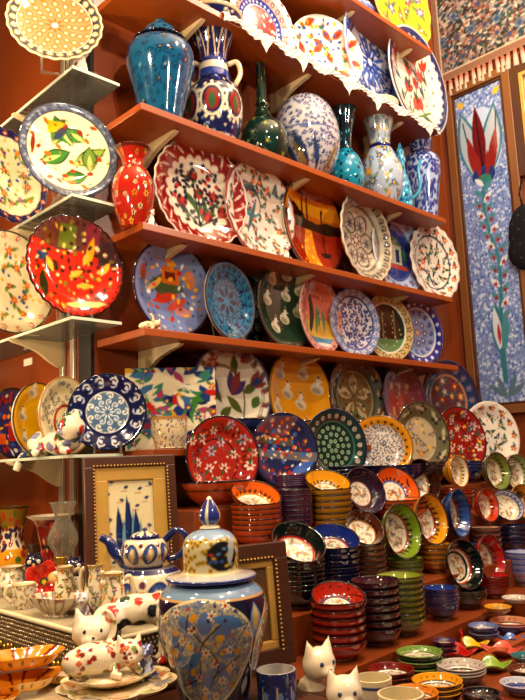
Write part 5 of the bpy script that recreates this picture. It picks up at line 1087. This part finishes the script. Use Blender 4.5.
# ------------------------------------------------------------------ teapot on a round pot, mugs and cups
def cv_pot(A):
    c = VC(A, C('dccdb0'))
    for k in range(8):
        x = (k + .5) * A / 8; c.ell(x, .48, .24, .33, .4 if k % 2 else -.4, C('24346c')); c.ell(x, .48, .2, .28, .4 if k % 2 else -.4, C('3c5490')); c.leaf(x - .06, .2, .5, .12, 1.3, C('c8a05c')); c.leaf(x + .03, .3, .4, .06, 1.7, C('d8c8a8')); specks(c, k, 12, [C('8ca4c8')], (.01, .02), .05, reg=lambda a, b: abs(a - x) < .1 and .3 < b < .7); c.disc(x + A / 16, .75, .07, C('5c2c4c')); c.leaf(x + A / 16, .3, .2, .04, 1.4, C('b8742c'))
    c.box(0, .92, A, 1, C('1c2860')); c.box(0, 0, A, .06, C('1c2860')); return c
pot, r, h = vase('round_pot', 'wide white and blue pot under the teapot', 'pot', 112, 186, 567, ZB2, 1.378, [(.62, 0), (.68, .04), (.95, .4), (1, .6), (.9, .85), (.76, .97), (.72, 1)], cv_pot)
zt = ZB2 + h + .001
tp, r, h = vase('teapot', 'blue and white teapot standing before the framed tile', 'teapot', 121, 169, 536, zt, 1.378, [(.72, 0), (.74, .06), (.84, .14), (1, .42), (.98, .62), (.82, .86), (.6, .96), (.54, 1)], cv_pot)
tl = obj('lid', lathe('lid', [(a * r, b * r) for a, b in dense([(.001, -.02), (.55, -.02), (.58, .03), (.5, .1), (.3, .18), (.1, .21), (.001, .215)], 5)], 48, lambda T, I, Rr, Z: np.where(((Z < r * .07) | (np.sin(T * 8) > .5))[..., None], C('24346c'), C('dccdb0'))), GLAZE, tp, loc=(0, 0, h))
MB().ell((0, 0, r * .27), (r * .1, r * .1, r * .09)).build('knob', GLAZE, tl, C('24346c'), True)
ang = math.degrees(math.atan2(-.72, -.69)); handle(tp, 'spout', [(r * .8, h * .25), (r * 1.25, h * .5), (r * 1.5, h * .85), (r * 1.85, h * 1.02)], [.016 - .0004 * k for k in range(19)], C('1c2a68'), 135)
handle(tp, 'handle', [(r * .8, h * .82), (r * 1.3, h * 1.15), (r * 1.72, h * .95), (r * 1.55, h * .4), (r * .92, h * .22)], .0075, C('1c2a68'), -45)
def cv_bmug(A):
    c = VC(A, C('1c3070')); specks(c, 4, 80, [C('3c5c9c'), C('101c44'), C('5c84b0')], (.03, .05), .09)
    for k in range(8): x = k * A / 8; c.box(x, .1, x + .05, .55, C('c8a86c')); c.ell(x + .14, .2, .1, .2, 0, C('6c8cb0'))
    return c
vase('mug', 'dark blue mug with a white inside beside the big jar', 'mug', 256, 297, 669, .8805, .965, cyl(1, .97), cv_bmug, C('d4ccc0'))
def cv_cup(A):
    c = VC(A, C('e0d0ac')); c.box(0, .55, A, .62, C('34447c')); c.box(0, .82, A, .88, C('34447c')); c.box(0, .62, A, .82, C('c8bca8')); specks(c, 4, 60, [C('34447c')], (.03, .05), .09, reg=lambda x, y: .3 < y < .6); return c
vase('cup', 'cream cup with a blue patterned band right of the two cats', 'cup', 355, 393, 677, ZT + .0005, .90, cyl(1, .9), cv_cup, C('dccca4'))
vase('cup', 'wider cream cup at the bottom edge before the orange rimmed dishes', 'cup', 379, 426, 693, ZT + .0005, .785, cyl(1, .9), cv_cup, C('dccca4'))

# ------------------------------------------------------------------ crowd of small pieces on the draped box
def YX(px, X): return onX(px, 560, X)[1]
def cv_yv(A):
    c = VC(A, C('d8981c')); c.box(0, .45, A, .72, C('e0d4b8')); specks(c, 4, 60, [C('3c2c54'), C('8a3424')], (.03, .05), .08, reg=lambda x, y: .45 < y < .72); c.box(0, .74, A, .98, C('8a6c1c')); specks(c, 7, 30, [C('5c6c2c'), C('a83c24')], (.03, .05), .12, reg=lambda x, y: y > .72 or y < .42); c.box(0, .97, A, 1, C('4c2c14')); return c
VP = [(.6, 0), (.7, .03), (1, .22), (.95, .38), (.66, .52), (.6, .62), (.66, .74), (.85, .95), (.9, 1)]
vase('vase', 'yellow vase with a white patterned waist at the left edge', 'vase', -6, 30, 506, ZB2, YX(12, 1.0), VP, cv_yv, C('4c3414'))
def cv_rv(A):
    c = VC(A, C('7c241c')); c.box(0, .0, A, .3, C('2c2c5c')); specks(c, 5, 70, [C('c8a06c'), C('3c4c8c'), C('c83c24')], (.03, .05), .09); c.box(0, .95, A, 1, C('d8ccb8')); c.box(0, .3, A, .36, C('201c34')); c.box(0, .55, A, .6, C('201c34')); return c
vase('flared_vase', 'dark red and blue vase with a wide white rim behind the oil lamp', 'vase', 26, 76, 515, ZB2, YX(51, 1.03), [(.5, 0), (.52, .04), (.56, .25), (.42, .4), (.4, .55), (.5, .72), (.62, .88), (.95, .985), (1.0, 1)], cv_rv, C('d4c8b4'))
vase('vase', 'orange red vase cut off by the left frame edge', 'vase', -30, 6, 512, ZB2, YX(-12, .94), VP, cv_redv, C('5c140c'))
# oil lamp
p = (onX(63, 560, .955)); X, H = fit(63, 503, p[1], ZB2)
ol = obj('oil_lamp', lathe('oil_lamp', [(a * H, b * H) for a, b in dense([(.001, 0), (.16, 0), (.17, .02), (.12, .05), (.06, .09), (.07, .13), (.15, .2), (.15, .27), (.10, .31), (.085, .34), (.001, .345)], 5)], 56, C('d8b878')), GLAZE, loc=(X, p[1], ZB2 + .0005)); tag(ol, 'oil lamp with a clear waisted glass chimney', 'oil lamp')
obj('burner', lathe('burner', [(a * H, b * H) for a, b in dense([(.001, .34), (.075, .345), (.095, .37), (.095, .42), (.085, .45), (.001, .46)], 4)], 40), BRASS, ol)
cm = lathe('chimney', [(a * H, b * H) for a, b in dense([(.09, .44), (.095, .48), (.155, .58), (.15, .68), (.085, .82), (.085, .87), (.135, .99), (.14, 1.0)], 6)], 56); co = obj('chimney', cm, CHIM, ol); co.modifiers.new('t', 'SOLIDIFY').thickness = .002
# birds
def bird(label, px, X, H, col='16183c', belly='d8ccb8', z=ZB2):
    p = onX(px, 560, X); m = MB(); m.ell((0, 0, .36), (.26, .3, .34)).ell((0, -.06, .74), (.22, .22, .22)).ell((0, .26, .2), (.13, .22, .1), (-.5, 0, 0)).ell((0, 0, .06), (.2, .2, .06))
    for q in (-1, 1): m.cone((q * .11, -.03, .88), (q * .2, 0, 1), .07, .14)
    def cf(v):
        c = np.empty((len(v), 3)); c[:] = C(col); c[(v[:, 1] < -.16) & (v[:, 2] < .56) & (abs(v[:, 0]) < .15)] = C(belly); c[(np.sin(v[:, 2] * 40) * np.sin(v[:, 0] * 40) > .75)] = C('5c6ca4'); return c
    o = obj('bird_figurine', remeshed(m, 'bird', .022, cf, 1), GLAZE); MB().cone((0, -.26, .72), (0, -1, -.25), .05, .12).build('beak', GLAZE, o, C('c8982c'), True)
    for q in (-1, 1): MB().ell((q * .1, -.24, .79), (.055, .03, .055), seg=12).build('eye', GLAZE, o, C('e0d8c8'), True)
    o.scale = (H, H, H); o.location = (p[0], p[1], z); o.rotation_euler = (0, 0, math.radians(tocam(p[0], p[1]))); return tag(o, label, 'bird figurine')
bird('dark blue bird figurine left of the oil lamp behind the red poppy', 34, .945, .115); bird('dark blue bird figurine right of the oil lamp', 74, .965, .115)
# poppy dish, boxes and pots
p = onX(43, 572, .90)
cvp = Cv(C('c02818'), 70); cvp.pets(8, .1, .7, .1, C('a01c14')); cvp.disc(0, 0, .22, C('3c4c24')); cvp.disc(0, 0, .1, C('d8b83c')); specks(cvp, 4, 14, [C('e04c2c')], (.04, .06), .2, .8)
o = obj('poppy_dish', plate_mesh(.105, cvp, .3, (5, .10), C('a81c14'), None, .3, 100, 24), GLAZE); o.matrix_world = Matrix.Translation((p[0], p[1], ZB2 + .001)) @ Matrix.Rotation(math.radians(tocam(p[0], p[1]) - 10), 4, 'Z') @ Matrix.Rotation(-.30, 4, 'X'); tag(o, 'red poppy-shaped dish with a green centre', 'dish')
p = onX(27, 550, 1.055)
o = MB().box(-.03, .03, -.02, .02, 0, .11, .004).build('trinket_box', GLAZE, None, C('6c6054')); o.location = (p[0], p[1], ZB2); o.rotation_euler = (0, 0, -1); tag(o, 'grey brown box between the yellow vase and the wide rimmed vase', 'box')
def cv_fl(seed, base='e4d6bc', cols=('3c4c8c', 'b8482c', 'c8982c', '4c7c4c')):
    def f(A): c = VC(A, C(base)); florals(c, seed, 40, [C(q) for q in cols], (.07, .12), C('7c8c4c'), .2, lw=.03); c.box(0, .95, A, 1, C('b89454')); return c
    return f
CP = [(.5, 0), (.55, .03), (.95, .3), (1, .45), (.8, .72), (.7, .85), (.82, 1)]
def creamer(label, x0, x1, y0, X, seed, cat_='creamer', prof=CP, ang=-30, **k):
    o, r, h = vase('creamer', label, cat_, x0, x1, y0, ZB2, YX((x0 + x1) / 2, X), prof, cv_fl(seed, **k), C('d8c8a8'), 64)
    handle(o, 'handle', [(r * .72, h * .86), (r * 1.25, h * .9), (r * 1.5, h * .55), (r * .95, h * .25)], .005, C('dccba8'), ang)
    sp = MB().cone((0, 0, 0), (math.cos(math.radians(ang + 180)), math.sin(math.radians(ang + 180)), .6), r * .34, r * .55, 12, r * .12).build('lip', GLAZE, o, C('e4d6bc'), True); sp.location = (r * .55 * math.cos(math.radians(ang + 180)), r * .55 * math.sin(math.radians(ang + 180)), h * .8); return o
creamer('flowered cream pitcher with a loop handle left of the teapot', 101, 127, 572, .83, 3)
creamer('small flowered pitcher behind the kitten figurine', 84, 105, 564, .90, 5, ang=120)
creamer('cream jug with dark blue spots at the left edge', -2, 26, 566, .90, 7, cols=('3c3c5c', '5c4c4c'))
creamer('cream cup with a loop handle in front of the spotted jug', 12, 36, 583, .84, 8, prof=[(.6, 0), (.66, .03), (.9, .4), (1, 1)], ang=150, cols=('5c4c6c', 'a8744c'))
creamer('cream salt pot with red spots right of the red poppy dish', 54, 76, 566, .885, 9, cols=('a83424', '3c2c2c'))
# sauce boat
p = onX(56, 590, .845); L = .07
def rmb(Rr, T, Z, I): return Rr * (.5 + .5 * abs(np.cos(T)) ** 1.4)
def cb(T, I, Rr, Z):
    c = np.empty(T.shape + (3,)); c[:] = C('dccbaa'); c[(np.sin(T * 11) > .55) & (np.sin(Z * 14) > .6)] = C('a86c54'); c[(np.sin(T * 17 + 1) > .8)] = C('7c7484'); return c
P = dense([(.001, 0), (.45, 0), (.4, .06), (.5, .14), (.85, .38), (1, .62), (.97, .62), (.8, .4), (.5, .2), (.001, .18)], 5)
o = obj('sauce_boat', lathe('sauce_boat', P, 80, cb, rmb), GLAZE, loc=(p[0], p[1], ZB2 + .0005)); o.scale = (L, L, L); o.rotation_euler = (0, 0, math.radians(110)); tag(o, 'cream oval sauce boat above the beaded cloth', 'sauce boat')
kp_ = onX(83, 596, .835); cat('small grey and white kitten figurine left of the flowered pitcher', (kp_[0], kp_[1], ZB2 + .0005), tocam(*kp_[:2]) - 10, .075, 'sit', 22, base='d8d0cc', cols=('7c7c9c', '9c8c94'), n=60, r=.08)
